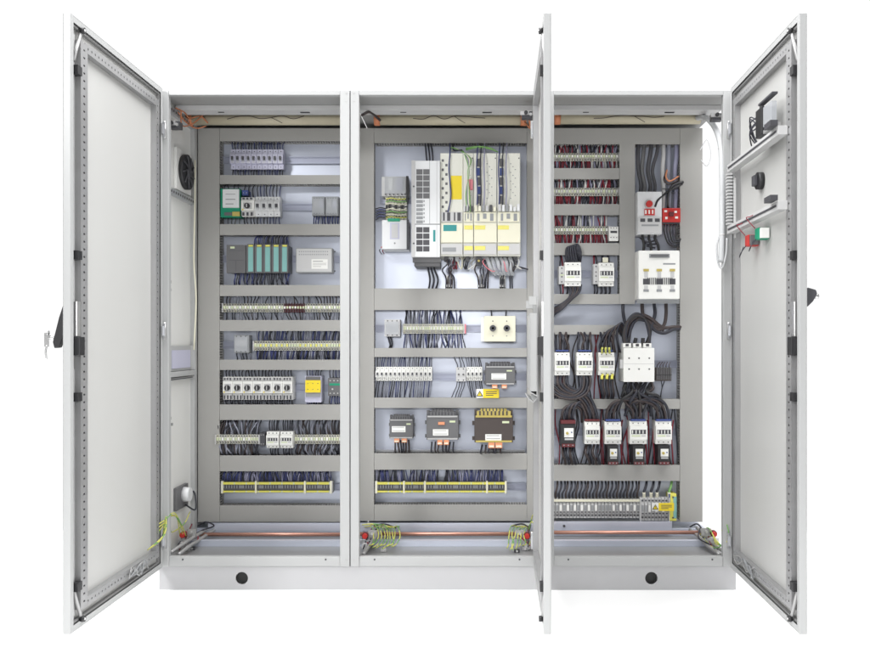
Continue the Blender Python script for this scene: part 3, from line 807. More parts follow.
# terminal rows
strip('row of pale terminals with dark red relays in its middle, in the fourth window', 223, 344, 303.5, 312, (296, 320), nt=40, nb=42, tmat=('wire_dark', 'wire_grey', 'wire_brown'), lean=-.1, wob=.01, marks=('creamgreen', 'white'), reds=(.49, .66), curl=.004, r=.0017)
t = dev('interface_relay', 'small clear grey relay left of the terminals in the fifth window', 'relay', (234, 249, 335, 353), .46, .05, 'midgrey', [
    ('cover', 'box', .06, .94, .06, .94, .008, 'clearplastic'), ('coil', 'box', .2, .8, .3, .6, .007, 'lightgrey'), ('terminal_row', 'dots', [.2, .5, .8], [.08], .0025, .0095, 'dark'), ('terminal_row', 'dots', [.2, .5, .8], [.92], .0025, .0095, 'dark')], 'clear relays')
wires(t, fr(5), False, 359.7, ('wire_grey', 'wire_dark'), .0022, curl=.006)
t = strip('row of pale terminals over closely packed dark wires in the fifth window', 254, 344, 341, 350.5, (331, 359.7), nt=44, nb=54, tmat=('wire_dark', 'wire_navy', 'wire_grey'), lean=.1, wob=.006, marks=('creamgreen', 'striped_yellow', 'white'), r=.002)
MB().box(-.2, .0, -.002, .02, .0455, .049, 'red').build('bridge_bar', t) if False else None
G = 'row of seven motor breakers'
for i in range(7):
    motor_breaker(f'{ORD[i]} white motor breaker from the left in the row of seven with black knobs', 222.8+i*9.95, 232.55+i*9.95, 377, 400, (370, 404.5), G)
t = dev('safety_relay', 'yellow fronted safety relay right of the seven black knobs', 'relay', (305, 321.5, 376, 402.5), .45, .07, 'lilac', [
    ('front_cover', 'box', .04, .96, .16, .62, .010, 'yellow'), ('terminal_row', 'dots', [.2, .5, .8], [.28, .5], .0024, .0006, 'dark', -.010),
    ('terminal_block', 'box', .06, .94, .02, .14, .004, 'darkgrey'), ('terminal_block', 'box', .06, .94, .66, .78, .006, 'midgrey')])
wires(t, fr(6), True, 370, ('wire_navy', 'wire_dark')); wires(t, fr(7), False, 404.5, ('wire_navy', 'wire_dark'), .0022)
t = dev('timer_relay', 'dark relay with green strip at the right end of the breaker window', 'relay', (328, 343, 378, 396), .455, .065, 'darkgrey', [
    ('terminal_row', 'dots', [.15, .4, .65, .9], [.15], .003, .001, 'lightgrey'), ('label', 'box', .1, .9, .3, .42, .001, 'green'), ('dial', 'cyl', .3, .62, .004, .003, 'lightgrey'), ('terminal_row', 'dots', [.15, .4, .65, .9], [.85], .003, .001, 'lightgrey')])
wires(t, fr(5), True, 370, ('wire_navy', 'wire_dark')); wires(t, fr(6), False, 404.5, ('wire_navy', 'wire_dark'), .0022)
strip('short row of pale terminals left of the two small contactors, seventh window', 216, 258.5, 435, 444, (420, 455.5), nt=26, nb=26, tmat=('wire_dark', 'wire_brown', 'wire_grey'), wob=.02, curl=.008, marks=('creamgreen', 'white'), r=.0022, Yf=.44)
for k in range(2):
    contactor(('left' if k == 0 else 'right')+' one of two small white contactors in the seventh window of the left cabinet', 266+k*13.8, 278.6+k*13.8, 432, 448.5, .44, (420, 455.5), 'small contactors', nw=(5, 4), wr=.0024)
strip('row of pale terminals right of the two small contactors, seventh window', 294.5, 344, 435, 444, (420, 455.5), nt=30, nb=30, tmat=('wire_dark', 'wire_brown', 'wire_grey'), wob=.02, curl=-.008, marks=('creamgreen', 'white'), r=.0022)
c = dev('interface_relay', 'black relay just left of the two small contactors, seventh window', 'relay', (259.5, 265, 433, 446), .45, .06, 'dark', [('screw', 'dots', [.3, .7], [.15, .85], .002, .001, 'lightgrey')], 'clear relays')
del c['group']
def yellow_strip(label, px0, px1, brk, win, nw=96, rng=((0, 1),)):
    t = strip(label, px0, px1, 481.5, 493, win, pitch=.0062, Yf=.46, body='darkgrey', marks=('midgrey', 'dark'), nt=0, nb=0, group='yellow edged terminal rows')
    w, h = DIM[t.name]
    for (f0, f1) in ((.74, .94), (.05, .20)):
        m = MB(); nn = int(w/.0062)
        m.box(-w/2, w/2, .0, .0075, h*(f0+.02), h*(f1-.02), 'yellowdull')
        for q in range(nn): m.box(-w/2+q*w/nn+.0003, -w/2+(q+1)*w/nn-.0005, -.003, .0, h*f0, h*f1, 'striped_yellow' if q % 9 else 'creamgreen')
        m.build('marker_strip', t)
    for b in brk:
        x = (b-px0)/(px1-px0)*w-w/2
        MB().box(x-.004, x+.004, -.006, .01, -.002, h+.002, 'cream').build('end_bracket', t)
    tot = sum(b-a for a, b in rng)
    for (a, b) in rng:
        wires(t, fr(int(nw*(b-a)/tot), a, b), True, win[0], ('wire_navy', 'wire_navy', 'wire_dark', 'wire_lilac'), .0019, .03, .01, .010)
    return t
yellow_strip('long row of grey terminals edged in yellow at the foot of the left cabinet', 222, 331.5, (222.5, 256, 305, 331), (471.5, 505.5))

# ======== middle cabinet
t = dev('filter_module', 'grey terminal box at upper left of middle cabinet, above green and yellow wires', 'terminal box', (381.7, 408.5, 176.5, 196), .43, .09, 'lightgrey', [
    ('cover', 'box', .12, .9, .06, .9, .01, 'clearplastic'), ('coil', 'box', .25, .42, .1, .7, .008, 'white'), ('coil', 'box', .55, .78, .1, .7, .008, 'lilac'), ('side_rail', 'box', .92, 1.0, 0, 1.25, .014, 'black'),
    ('terminal_row', 'dots', [.15, .3, .45, .6, .75, .88], [.93], .003, .0115, 'dark')])
t = strip('upright stack of terminals with green and yellow sleeves above the white charger unit', 385, 407, 196.5, 219.5, (180, 220), pitch=.014, nt=0, nb=0, marks=('dark',), Yf=.44, ends=False)
w, h = DIM[t.name]
for k in range(8):
    z = h*(.08+.115*k)
    mt = ['wire_yellow', 'cream', 'wire_green', 'cream', 'wire_dark', 'cream', 'wire_green', 'wire_yellow'][k]
    MB().tube([(-w*.45, -.004, z), (-w*.2, -.014, z+.003), (w*.1, -.012, z-.002), (w*.5, -.006, z+.001)], .0028, mt, 6).build('wire', t)
for k in range(7):
    z = h*(.05+.07*k)
    MB().tube([(-w*.45, -.002, z), (-w*.7, -.012, z+.003), (-w*.95, .03, z-.002+.001*k)], .0026, ('wire_dark', 'wire_navy')[k % 2], 6).build('wire', t)
t = dev('charger_unit', 'white box with a grey display strip under the green yellow wires, middle cabinet', 'control unit', (382, 408.5, 220, 249), .40, .12, 'offwhite', [
    ('connector', 'box', .22, .68, -.05, .05, .006, 'green'), ('display', 'box', .3, .66, .10, .66, .001, 'lilac'), ('display_frame', 'box', .36, .6, .14, .62, .0018, 'lightgrey'), ('button', 'cyl', .48, .8, .004, .002, 'midgrey'),
    ('side_rail', 'box', .93, 1.02, -.02, 1.03, .002, 'dark'), ('base', 'box', .0, .93, 1.0, 1.03, .001, 'midgrey'), ('indicator', 'cyl', -.05, .9, .004, .003, 'red', .05)])
wires(t, [.02, -.1], False, 251, ('wire_red', 'wire_dark'), .002)
vents = [(.17+.24*c, .39+.24*c, .09+r*.062, .145+r*.062) for c in range(2) for r in range(5)]
vl = [(.17, .40, .41+r*.042, .44+r*.042) for r in range(6)]+[(.42, .46, .41+r*.042, .43+r*.042) for r in range(6)]
vb = [(.17+.24*c, .39+.24*c, .69+r*.066, .745+r*.066) for c in range(2) for r in range(4)]
t = dev('power_module', 'tall narrow bluish white power unit with dark vents left of the drives', 'power unit', (411.5, 440, 160.5, 257), .34, .18, 'offwhite', [
    ('side_frame', 'box', .0, .12, 0, 1, .004, 'lightgrey'), ('vent', 'bars', vents, .001, 'darkgrey'), ('vent', 'bars', vl, .001, 'midgrey'), ('vent', 'bars', vb, .001, 'dark'),
    ('seam', 'box', .63, .645, 0, .66, .0008, 'midgrey'), ('seam', 'box', .12, 1, .655, .665, .0008, 'midgrey'), ('label', 'box', .76, .84, .72, .84, .001, 'tealdark'), ('indicator', 'cyl', .08, .27, .004, .006, 'dark'), ('indicator', 'cyl', .08, .86, .004, .006, 'dark'),
    ('grille', 'box', .03, 1.02, 1.0, 1.05, -.02, 'darkgrey', .02), ('seam', 'box', .88, .9, 0, 1, .0008, 'lightgrey')], bev=.002)
L = t.location
for k in range(3):
    cable(t, [(427+k*3, 162, .42), (426+k*3.2, 152, .42), (425+k*2.6, 140, .47)], .0035, 'wire_dark', 'wire')
    cable(t, [(427+k*3, 256, .42), (428+k*3, 268, .42), (430+k*3+k, 280, .42), (428+k*3.4, 292, .48)], .0045, 'wire_dark', 'wire')
MB().box(-.055, .065, .03, .17, -.04, -.001, 'darkgrey').build('underside_shadow', t, .003)  # dark block standing in for the shadow beneath the power unit
# drive modules
DR = 'row of white drive units'
printbars = [(.06+.16*(i % 2), .16+.16*(i % 2), .06+.045*i, .085+.045*i) for i in range(12)]
t1 = dev('drive_unit', 'leftmost white drive unit with a yellow sticker and black printed marks', 'drive unit', (440.3, 463, 153, 256), .36, .16, 'drive', [
    ('sticker', 'box', .46, .95, .22, .45, .0008, 'yellow'), ('printed_mark', 'bars', printbars, .0005, 'darkgrey'), ('seam', 'box', .40, .42, 0, .56, .001, 'midgrey'),
    ('front_flap', 'box', .02, .98, .685, .87, .008, 'cream'), ('brand_plate', 'box', .14, .72, .70, .76, .001, 'tealdark', -.008), ('connector_row', 'box', .05, .95, .575, .67, .006, 'lightgrey'),
    ('connector', 'bars', [(.12, .2, .58, .66), (.3, .44, .58, .66), (.6, .66, .58, .66), (.75, .9, .58, .66)], .001, 'dark', -.006), ('lower_grip', 'box', .03, .97, .885, .985, .01, 'lightgrey'), ('grip_slot', 'box', .1, .7, .92, .96, .001, 'midgrey', -.01)], DR, bev=.002)
def drive(label, px0, px1, yl, conn, stick=None):
    rr = random.Random(int(px0)); ps = [('terminal_block', 'stack', [(q, q+.11, .50+rr.uniform(0, .03), .57, -.016-rr.uniform(0, .01), 0, rr.choice(['offwhite', 'lightgrey', 'cream', 'dark', 'midgrey'])) for q in (.04, .2, .36, .52, .68, .84)]), ('printed_mark', 'bars', [(.55+.1*(z_ % 3), .60+.1*(z_ % 3), .1+.028*z_, .108+.028*z_) for z_ in range(13)], .0005, 'midgrey'), ('front_flap', 'box', .02, .98, .685, .87, .008, 'cream'), ('yellow_label', 'box', *yl, .705, .745, .001, 'paleyellow', -.008), ('connector_row', 'box', .05, .95, .575, .67, .006, 'cream'),
          ('connector', 'bars', [(.15, .25, .59, .66), (.4, .55, .59, .64), (.7, .85, .59, .66)], .001, 'midgrey', -.006),
          ('lower_grip', 'box', .03, .97, .885, .985, .01, 'lightgrey'), ('yellow_label', 'box', yl[0], yl[1], .905, .945, .0012, 'paleyellow', -.01), ('seam', 'box', .97, .99, 0, .56, .001, 'midgrey'), ('screw', 'dots', [.93], [.05], .003, .001, 'dark')]
    for (a, b) in conn:
        for k in range(5): ps.append(('plug', 'box', a, b, .06+.09*k, .13+.09*k, .012, 'blue' if k % 2 else 'darkgrey'))
    if stick: ps.append(('tag', 'box', *stick, .010, 'pink'))
    return dev('drive_unit', label, 'drive unit', (px0, px1, 153, 256), .36, .16, 'drive', ps, DR, bev=.002)
t2 = drive('narrow white drive unit carrying a pink tag', 463.3, 473.3, (.1, .95), [], (.4, .95, .26, .36))
t3 = drive('wide white drive unit right of the pink tagged one', 473.6, 497, (.04, .5), [(.15, .30)])
t4 = drive('rightmost white drive unit in the middle cabinet', 497.3, 520.5, (.02, .5), [(.1, .26)])
for t, xs_ in ((t3, (477, 480.5, 484)), (t4, (499, 502.5, 506))):
    for k, x in enumerate(xs_):
        cable(t, [(x+1, 142, .47), (x+.5, 150, .36), (x-.5+k*.3, 170, .335), (x+.5, 190, .335), (x, 207, .35)], .0028, ('wire_navy', 'wire_dark', 'wire_lilac')[k])
cable(t1, [(450, 142, .47), (450, 152, .36), (449, 170, .35), (451, 195, .35), (448, 212, .35)], .003, 'wire_navy')
cable(t1, [(452.5, 142, .47), (454, 150, .38), (462, 150, .35)], .0035, 'wire_dark')
for k in range(4):
    cable(t2, [(468+k*.8, 212, .345), (466+k*1.2, 195, .335), (469-k*.4, 172, .335), (466+k*1.5, 158, .34), (462-k*3, 150-k*.8, .38), (456-k*2, 151, .42)], .0024, ('wire_green', 'wire_grey', 'cream', 'wire_green')[k])
for k in range(3):
    cable(t3, [(466, 150-k, .40), (478, 147.5-k*.6, .38), (490, 149-k*.6, .38), (498, 152, .38)], .0026, 'wire_green')
# cables under the drives
for t, px, big in ((t1, 446, 3), (t1, 450, 3), (t3, 478, 4), (t3, 484, 3), (t4, 501, 2), (t4, 510, 2)):
    for k in range(big):
        cable(t, [(px+k*1.8, 255, .40), (px+k*2.5+WR.uniform(-3, 3), 263, .38), (px+k*1.5+WR.uniform(-5, 5), 270, .39), (px+k*2, 278, .42), (px+k*2+WR.uniform(-1, 1), 292, .49)], .0032, WR.choice(['wire_dark', 'wire_brown', 'wire_dark', 'wire_grey']), 'cable')
for t, x0_, mt in ((t1, 455, 'wire_red'), (t1, 459, 'cream'), (t2, 466, 'wire_dark'), (t3, 475, 'wire_white'), (t3, 488, 'cream'), (t4, 506, 'wire_brown'), (t4, 515, 'wire_white')):
    for k in range(2):
        cable(t, [(x0_+k*2, 255, .41), (x0_+WR.uniform(-4, 4), 262, .39), (x0_+WR.uniform(-7, 7), 269, .40), (x0_+WR.uniform(-6, 6), 262, .42), (x0_+6, 254, .45)], .0026, mt, 'cable')
for t, xs2 in ((t1, (444, 449, 455)), (t2, (465.5,)), (t3, (476, 482, 490)), (t4, (499, 505, 513))):
    h_ = DIM[t.name][1]; L_ = t.location
    for x_ in xs2:
        MB().box(X(x_, .40)-L_[0], X(x_+4, .40)-L_[0], .025, .05, -.022, -.001, ('dark', 'black', 'midgrey')[int(x_) % 3]).build('plug', t)
def plug(px, py, mt, mt2, label, grp='small plug connectors below the drives'):
    dev('plug_connector', label, 'connector', (px, px+5.5, py, py+12), .45, .07, mt, [('sleeve', 'box', .1, .42, 0.35, 1, .004, mt2), ('sleeve', 'box', .58, .9, .35, 1, .004, mt2)], grp)
plug(446.5, 275, 'white', 'dark', 'leftmost of three white plugs under the drives, black sleeves')
plug(478.5, 275, 'white', 'darkgrey', 'middle one of three white plugs under the drives')
plug(500, 275, 'white', 'darkgrey', 'rightmost of three white plugs under the drives')
m = dev('round_connector', 'black round connector hanging under the third drive unit', 'connector', (475.5, 482, 257, 265), .37, .06, 'dark', [('ring', 'cyl', .5, .5, .012, .01, 'black'), ('centre', 'cyl', .5, .5, .005, .002, 'yellowdull', -.01)])
m = thing('plastic_sleeve', 'crumpled clear plastic sleeve round pink wires under the rightmost drive', 'plastic cover', P(500, 274, .38))
r = random.Random(5); mb = MB()
for k in range(6):
    mb.tube([(-.06+.02*k, .02, .08), (-.055+.02*k+r.uniform(-.01, .01), -.01, .05), (-.04+.018*k, -.012, .02), (-.02+.016*k, .01, .0)], .010, 'clearplastic', 8)
mb.build('film', m)
for k in range(4):
    MB().tube([(-.06+.03*k, .03, .085), (-.07+.04*k+r.uniform(-.01, .01), -.02, .05), (-.03+.03*k, -.02, .01), (.02+.02*k, .03, .06)], .0022, ('pink', 'wire_grey', 'pink', 'wire_brown')[k], 6).build('wire', m)
# second window
t = dev('interface_relay', 'small grey relay at the left of the middle cabinet below the wide duct', 'relay', (384.5, 400, 319.5, 336.5), .45, .065, 'lightgrey', [
    ('cover', 'box', .06, .94, .12, .88, .008, 'clearplastic'), ('coil', 'box', .15, .85, .3, .7, .007, 'midgrey'), ('terminal_row', 'dots', [.2, .5, .8], [.08], .003, .001, 'dark'), ('terminal_row', 'dots', [.2, .5, .8], [.92], .003, .001, 'dark')], 'clear relays')
wires(t, [.2, .35], False, 348, ('wire_dark',), .004, curl=.01)
t = strip('row of pale terminals with a red end cap beside the two knob box', 403.5, 463.5, 324, 333.5, (310, 348), nt=34, nb=36, tmat=('wire_navy', 'wire_dark', 'wire_grey'), wob=.012, marks=('creamgreen', 'white'), r=.0018, pitch=.0075)
w, h = DIM[t.name]; MB().box(w/2+.0055, w/2+.012, -.003, .03, 0, h, 'pink').build('end_cap', t)
t = dev('dimmer_box', 'cream box with two round black knobs in the middle cabinet', 'control box', (484, 515.5, 316, 341.5), .43, .09, 'cream', [
    ('knob', 'cyl', .28, .48, .015, .014, 'dark'), ('knob_cap', 'cyl', .28, .48, .006, .002, 'lightgrey', -.012), ('knob', 'cyl', .72, .48, .015, .014, 'dark'), ('knob_cap', 'cyl', .72, .48, .006, .002, 'lightgrey', -.012),
    ('screw', 'dots', [.28, .72], [.2], .003, .001, 'dark'), ('screw', 'dots', [.28, .72], [.78], .003, .001, 'midgrey'), ('side_plate', 'box', -.1, 0, .04, 1, -.001, 'offwhite', .01)])
wires(t, [.25, .7], True, 310, ('wire_dark',), .003)
# breakers
mcbs(13, 375.3, 432, 367, 381, (357, 397.7), 'in the row of thirteen, middle cabinet', 'row of thirteen breakers', 'white', ('wire_navy', 'wire_dark', 'wire_grey'), wl=.12)
t = dev('isolator', 'pale grey double switch between the white rail and four narrow breakers', 'switch', (456, 466, 367.5, 381.5), .455, .06, 'lightgrey', [
    ('knob', 'cyl', .27, .5, .0045, .006, 'darkgrey'), ('knob', 'cyl', .73, .5, .0045, .006, 'darkgrey'), ]+[('screw', 'cyl', a, b_, .003, .001, 'dark') for a in (.25, .75) for b_ in (.1, .9)])
wires(t, fr(3), True, 357, ('wire_grey', 'wire_dark'), lean=-.2); wires(t, fr(4), False, 397.7, ('wire_grey', 'wire_dark'), lean=.3)
mcbs(4, 466.3, 482.5, 367, 381, (357, 397.7), 'beside the pale double switch, middle cabinet', 'four breakers beside the small transformer', 'white', ('wire_grey', 'wire_dark'), wl=-.15)
def transformer(label, box, Yf, body, top, labelbox, terms, depth=.1, topmat=None, wm=('wire_dark',), winb=453, nterm=2):
    ps = [('core', 'bars', [(.03, .97, .12, .17)], .004, 'zincdull' if top == 'dark' else top), ('core', 'bars', [(.03, .97, .84, .89)], .004, 'zincdull' if top == 'dark' else top),
          ('nameplate', 'box', *labelbox, .001, 'white', ), ('nameplate_print', 'bars', [(labelbox[0]+.03, labelbox[1]-.06, labelbox[2]+.03, labelbox[2]+.05), (labelbox[0]+.03, labelbox[1]-.03, labelbox[3]-.06, labelbox[3]-.04)], .0004, 'midgrey', -.001),
          ('approval_label', 'box', .72, .9, .28, .34, .001, 'creamgreen'),
          ('coil', 'stack', [(.06, .94, -.0, .13, .0, .05, topmat or 'dark'), (.0, .08, -.03, .12, .02, .06, body), (.92, 1.0, -.03, .12, .02, .06, body)]+[(.12+.1*i, .16+.1*i, -.01, .11, -.003, .0, 'darkgrey' if not topmat else 'brown') for i in range(8)]),
          ('foot', 'stack', [(-.06, .0, .3, .42, .04, .05, body), (1, 1.06, .3, .42, .04, .05, body), (-.06, .0, .75, .86, .04, .05, body), (1, 1.06, .75, .86, .04, .05, body)])]
    for (a, b) in terms: ps.append(('terminal_block', 'stack', [(a, b, .9, 1.06, -.006, .03, 'orangeblock'), (a+.02, b-.02, .98, 1.03, -.008, -.005, 'cream')]))
    t = dev('transformer', label, 'transformer', box, Yf, depth, body, ps, 'dark transformers', steps=[(.12, .9, 0)], bev=.002)
    w, h = DIM[t.name]
    m = MB(); m.cyl((.03, h*.9), h*.17, -w*.34, w*.34, topmat or 'darkgrey', 20, 'x')
    for q in range(7): m.cyl((.03, h*.9), h*.178, -w*.30+q*w*.09, -w*.27+q*w*.09, 'dark', 20, 'x')
    m.build('winding', t)
    return t
t = transformer('smallest dark transformer, right of the four breakers above the yellow label', (485.5, 515, 363.5, 387), .42, 'darkgrey', 'dark', (.2, .7, .42, .68), [(.22, .40), (.55, .72)])
t = transformer('compact dark transformer at the left of the row of three', (389.5, 413, 416.5, 441), .41, 'darkgrey', 'dark', (.1, .68, .40, .64), [(.2, .42), (.52, .74)])
wires(t, fr(6, .15, .85), False, 453.3, ('wire_dark', 'wire_brown'), .003, yb=.03, curl=.005)
t = transformer('medium bluish black transformer in the middle of the row of three', (426.5, 458.5, 412, 443), .40, 'darkgrey', 'dark', (.2, .68, .56, .76), [(.34, .5), (.54, .7)])
wires(t, fr(7, .1, .9), False, 453.3, ('wire_dark', 'wire_brown'), .003, yb=.03, curl=-.005)
MB().box(-.02, .01, -.006, .002, .085, .098, 'orangeblock').build('terminal_screw', t)
t = transformer('largest transformer, black body under a yellow wound coil, right of the row', (474.5, 513, 411.5, 446), .38, 'brown', 'yellowdull', (.28, .7, .66, .84), [(.36, .52), (.54, .72)], topmat='yellowdull', depth=.13)
wires(t, fr(6, .15, .75), False, 453.3, ('wire_brown', 'wire_dark', 'orange'), .003, yb=.03, curl=-.008)
def tri_label(t, w, h, cx, s):     # lightning triangle
    m = MB(); k = m.mi('black'); b = len(m.v); y = -.0022
    z0 = h/2-s*.42; z1 = h/2+s*.42
    for yy in (y, -.0005): m.v += [(cx-s/2, yy, z0), (cx+s/2, yy, z0), (cx, yy, z1)]
    m.f += [(b, b+1, b+2), (b+5, b+4, b+3), (b, b+3, b+4, b+1), (b+1, b+4, b+5, b+2), (b+2, b+5, b+3, b)]; m.m += [k]*5; m.sm += [False]*5
    m.build('warning_triangle', t)
    m = MB(); k = m.mi('yellow'); b = 0
    s2 = s*.62; z0 = h/2-s*.32; z1 = h/2+s*.24
    for yy in (-.0028, -.0021): m.v += [(cx-s2/2, yy, z0), (cx+s2/2, yy, z0), (cx, yy, z1)]
    m.f += [(b, b+1, b+2), (b+5, b+4, b+3), (b, b+3, b+4, b+1), (b+1, b+4, b+5, b+2), (b+2, b+5, b+3, b)]; m.m += [k]*5; m.sm += [False]*5
    m.box(cx-.0008, cx+.0008, -.0032, -.0027, h/2-s*.22, h/2+s*.12, 'black'); m.build('warning_symbol', t)
def warn(label, box, Yf):
    t = dev('warning_label', label, 'label', box, Yf, .0015, 'white', [('yellow_field', 'box', .3, 1, 0, 1, .001, 'yellow'), ('black_line', 'bars', [(.42, .9, .26, .34), (.42, .9, .46, .54), (.42, .75, .66, .74)], .0004, 'dark', -.001)], bodyname='plate', bev=0)
    w, h = DIM[t.name]; tri_label(t, w, h, -w*.35, h*.75)
warn('yellow warning label with black triangle below the smallest transformer', (476.3, 499, 389, 398), .44)
yellow_strip('long row of grey terminals edged in yellow at the foot of the middle cabinet', 376, 506, (376.5, 404, 425, 487, 505.5), (470, 504.7), nw=98, rng=((0, .22), (.24, .48), (.52, .98)))
# small cable tail on the right duct
tc_ = thing('loose_cable', 'short dark cable tail poking out beside the wide duct, right of the drives', 'cable', P(527, 269, .44))
cable(tc_, [(518, 267, .47), (523, 268, .44), (528, 269.5, .44)], .004, 'wire_dark', 'tail')

# ======== right cabinet
R3 = ('wire_dark', 'wire_red', 'wire_red', 'wire_grey')
strip('topmost row of pale terminals between red and dark wires in the right cabinet', 550, 618.5, 152.5, 160.5, (144, 168), nt=48, nb=48, tmat=('wire_dark', 'wire_red', 'wire_lilac', 'wire_white', 'wire_dark'), bmat=('wire_red', 'wire_dark', 'wire_lilac', 'wire_white'), marks=('creamgreen',), r=.0021, wob=.008)
strip('second row of pale terminals from the top in the right cabinet', 550, 618.5, 187.5, 195.5, (179, 204), nt=48, nb=48, tmat=('wire_dark', 'wire_lilac', 'wire_red', 'wire_white', 'wire_dark'), bmat=('wire_red', 'wire_red', 'wire_dark', 'wire_white'), marks=('creamgreen', 'lightgrey'), r=.0021, wob=.008)
strip('third row of pale terminals from the top, ending at a small white relay', 550, 608, 226, 234, (215, 243), nt=36, nb=40, tmat=('wire_red', 'wire_dark', 'wire_lilac', 'wire_white'), bmat=('wire_red', 'wire_red', 'wire_dark', 'wire_white'), marks=('creamgreen',), r=.0021, wob=.008)
t = dev('interface_relay', 'small white relay at the right end of the third terminal row, right cabinet', 'relay', (609, 618.5, 226.5, 241), .455, .06, 'white', [('contact_window', 'box', .15, .85, .3, .45, .001, 'dark'), ('screw', 'dots', [.2, .5, .8], [.1, .75], .0025, .001, 'dark')])
del t
t = DIM and bpy.data.objects['interface_relay']
# contactors of the fourth window
cA = contactor('left one of two white contactors under black looped wires, upper right cabinet', 565, 581.3, 262, 286, .42, (255, 294), 'two upper contactors', nw=(0, 3), wr=.0042)
for k in range(5):
    cable(cA, [(567+k*2.6, 264, .45), (566+k*2.4, 254, .42), (567+k*2, 248-k*.6, .425), (572+k*1.6, 247-k*.4, .43), (576+k*1.2, 253, .43), (577+k*.8, 262, .47)], .0040, 'wire_dark')
cB = contactor('right one of two white contactors in upper right cabinet, with a cream cap', 599, 614.3, 262.5, 286, .42, (255, 294), 'two upper contactors', nw=(2, 3), wr=.0042)
MB().box(-.015, .01, .02, .05, .113, .135, 'cream').build('cap', cB)
t = dev('auxiliary_contact', 'slim pale auxiliary block left of the looped contactor, upper right cabinet', 'relay', (559, 564.6, 266, 284), .44, .06, 'lightgrey', [('screw', 'dots', [.5], [.12, .4, .6, .88], .0035, .001, 'dark'), ('nameplate', 'box', .1, .9, .47, .53, .001, 'creamgreen')])
wires(t, fr(2), True, 255, ('wire_red', 'wire_dark'), .003); wires(t, fr(2), False, 294, ('wire_red', 'wire_dark'), .003)
t = dev('auxiliary_contact', 'slim pale auxiliary block left of the cream capped contactor', 'relay', (593.5, 598.6, 264, 284), .45, .06, 'lightgrey', [('screw', 'dots', [.5], [.12, .4, .6, .88], .0035, .001, 'dark')])
wires(t, fr(2), True, 255, ('wire_red', 'wire_dark'), .003); wires(t, fr(2), False, 294, ('wire_red', 'wire_dark'), .003)
for k in range(5):
    cable(cA, [(569+k*3, 285, .45), (571+k*2, 292, .42), (568+k, 299, .415), (560+k*.5, 305+k, .42), (554, 309+k*1.5, .45), (552, 318+k, .48)], .0042, ('wire_dark', 'wire_brown')[k % 2])
# main switch
ms = dev('main_switch', 'white main switch with a red knob on top, upper right cabinet', 'switch', (637.5, 661.8, 191.5, 234), .40, .11, 'offwhite', [
    ('knob', 'cyl', .46, .30, .015, .018, 'red'), ('knob_shaft', 'cyl', .46, .30, .022, .003, 'lightgrey'), ('handle', 'box', .28, .7, .41, .56, .006, 'red'), ('marking', 'bars', [(.3, .36, .44, .53), (.44, .5, .44, .53), (.58, .64, .44, .53)], .0008, 'white', -.006),
    ('lower_cover', 'box', .02, .98, .60, .98, .008, 'lightgrey'), ('terminal_window', 'bars', [(.1, .3, .64, .72), (.4, .6, .64, .72), (.7, .9, .64, .72)], .001, 'dark', -.008), ('terminal_window', 'box', .15, .85, .78, .82, .001, 'midgrey', -.008)], bev=.002)
rd = dev('emergency_switch', 'bright red switch block right of the main switch, upper right cabinet', 'switch', (662.5, 680.5, 208, 222), .42, .09, 'red', [
    ('lever', 'box', .35, .6, .3, .6, .012, 'darkred'), ('marking', 'bars', [(.1, .25, .15, .3), (.66, .8, .2, .35), (.15, .28, .62, .8), (.7, .86, .6, .75)], .001, 'white'), ('base', 'box', 0, 1, 1.0, 1.12, -.004, 'dark', .01)])
# thick feeders
for k, (x0, x1_, mt, r) in enumerate(((638.5, 640, 'dark', .009), (644, 643.5, 'darkgrey', .009), (651, 649.5, 'dark', .010), (657.5, 654, 'dark', .008))):
    cable(ms, [(x0+1, 138, .49), (x0-.5, 152, .46), (x1_-1.5, 170, .455), (x1_+1, 185, .455), (x1_, 194, .45)], r, mt, n=10)
for k, (x0, x1_) in enumerate(((663, 662.5), (668.5, 668.5), (676, 675))):
    cable(rd, [(x0, 138, .50), (x0+.5, 155, .485), (x1_, 172, .485), (x1_+1, 190, .485), (x1_, 210, .47)], .0105, ('lightgrey', 'wire_grey', 'wire_lilac')[k], n=10)
MB().box(*[v for v in ()] or (-.03, .05, .055, .062, .145, .150), 'dark').build('cable_tie', rd)
MB().box(-.03, .05, .055, .062, .163, .168, 'dark').build('cable_tie', rd)
cable(rd, [(666, 172, .45), (664, 180, .43), (668, 184, .43), (675, 182, .44), (680, 178, .47)], .004, 'wire_brown')
cable(rd, [(667, 170, .45), (666, 177, .43), (670, 181, .43), (679, 176, .46)], .004, 'orangeblock')
cable(ms, [(682, 184, .45), (674, 188, .42), (666, 193, .41), (658, 200, .40), (655, 207, .40)], .005, 'black')
cable(ms, [(683, 182, .45), (672, 186, .42), (668, 196, .41), (668, 208, .44)], .006, 'black')
for k in range(5):
    cable(rd, [(665+k*3, 221, .45), (664+k*3, 230, .42), (668+k*2, 243-k, .42), (676+k, 247-k*2, .44), (681, 240, .48)], .0038, ('black', 'wire_dark')[k % 2])
for k in range(3):
    cable(ms, [(642+k*7, 233, .44), (643+k*6, 239, .42), (644+k*7, 245, .42), (643+k*8, 254, .43)], .0065, 'black')
for k in range(3):
    cable(ms, [(640+k*6, 238+k*3, .43), (647, 242+k*2, .415), (657-k, 240+k*4, .43)], .004, 'wire_dark')
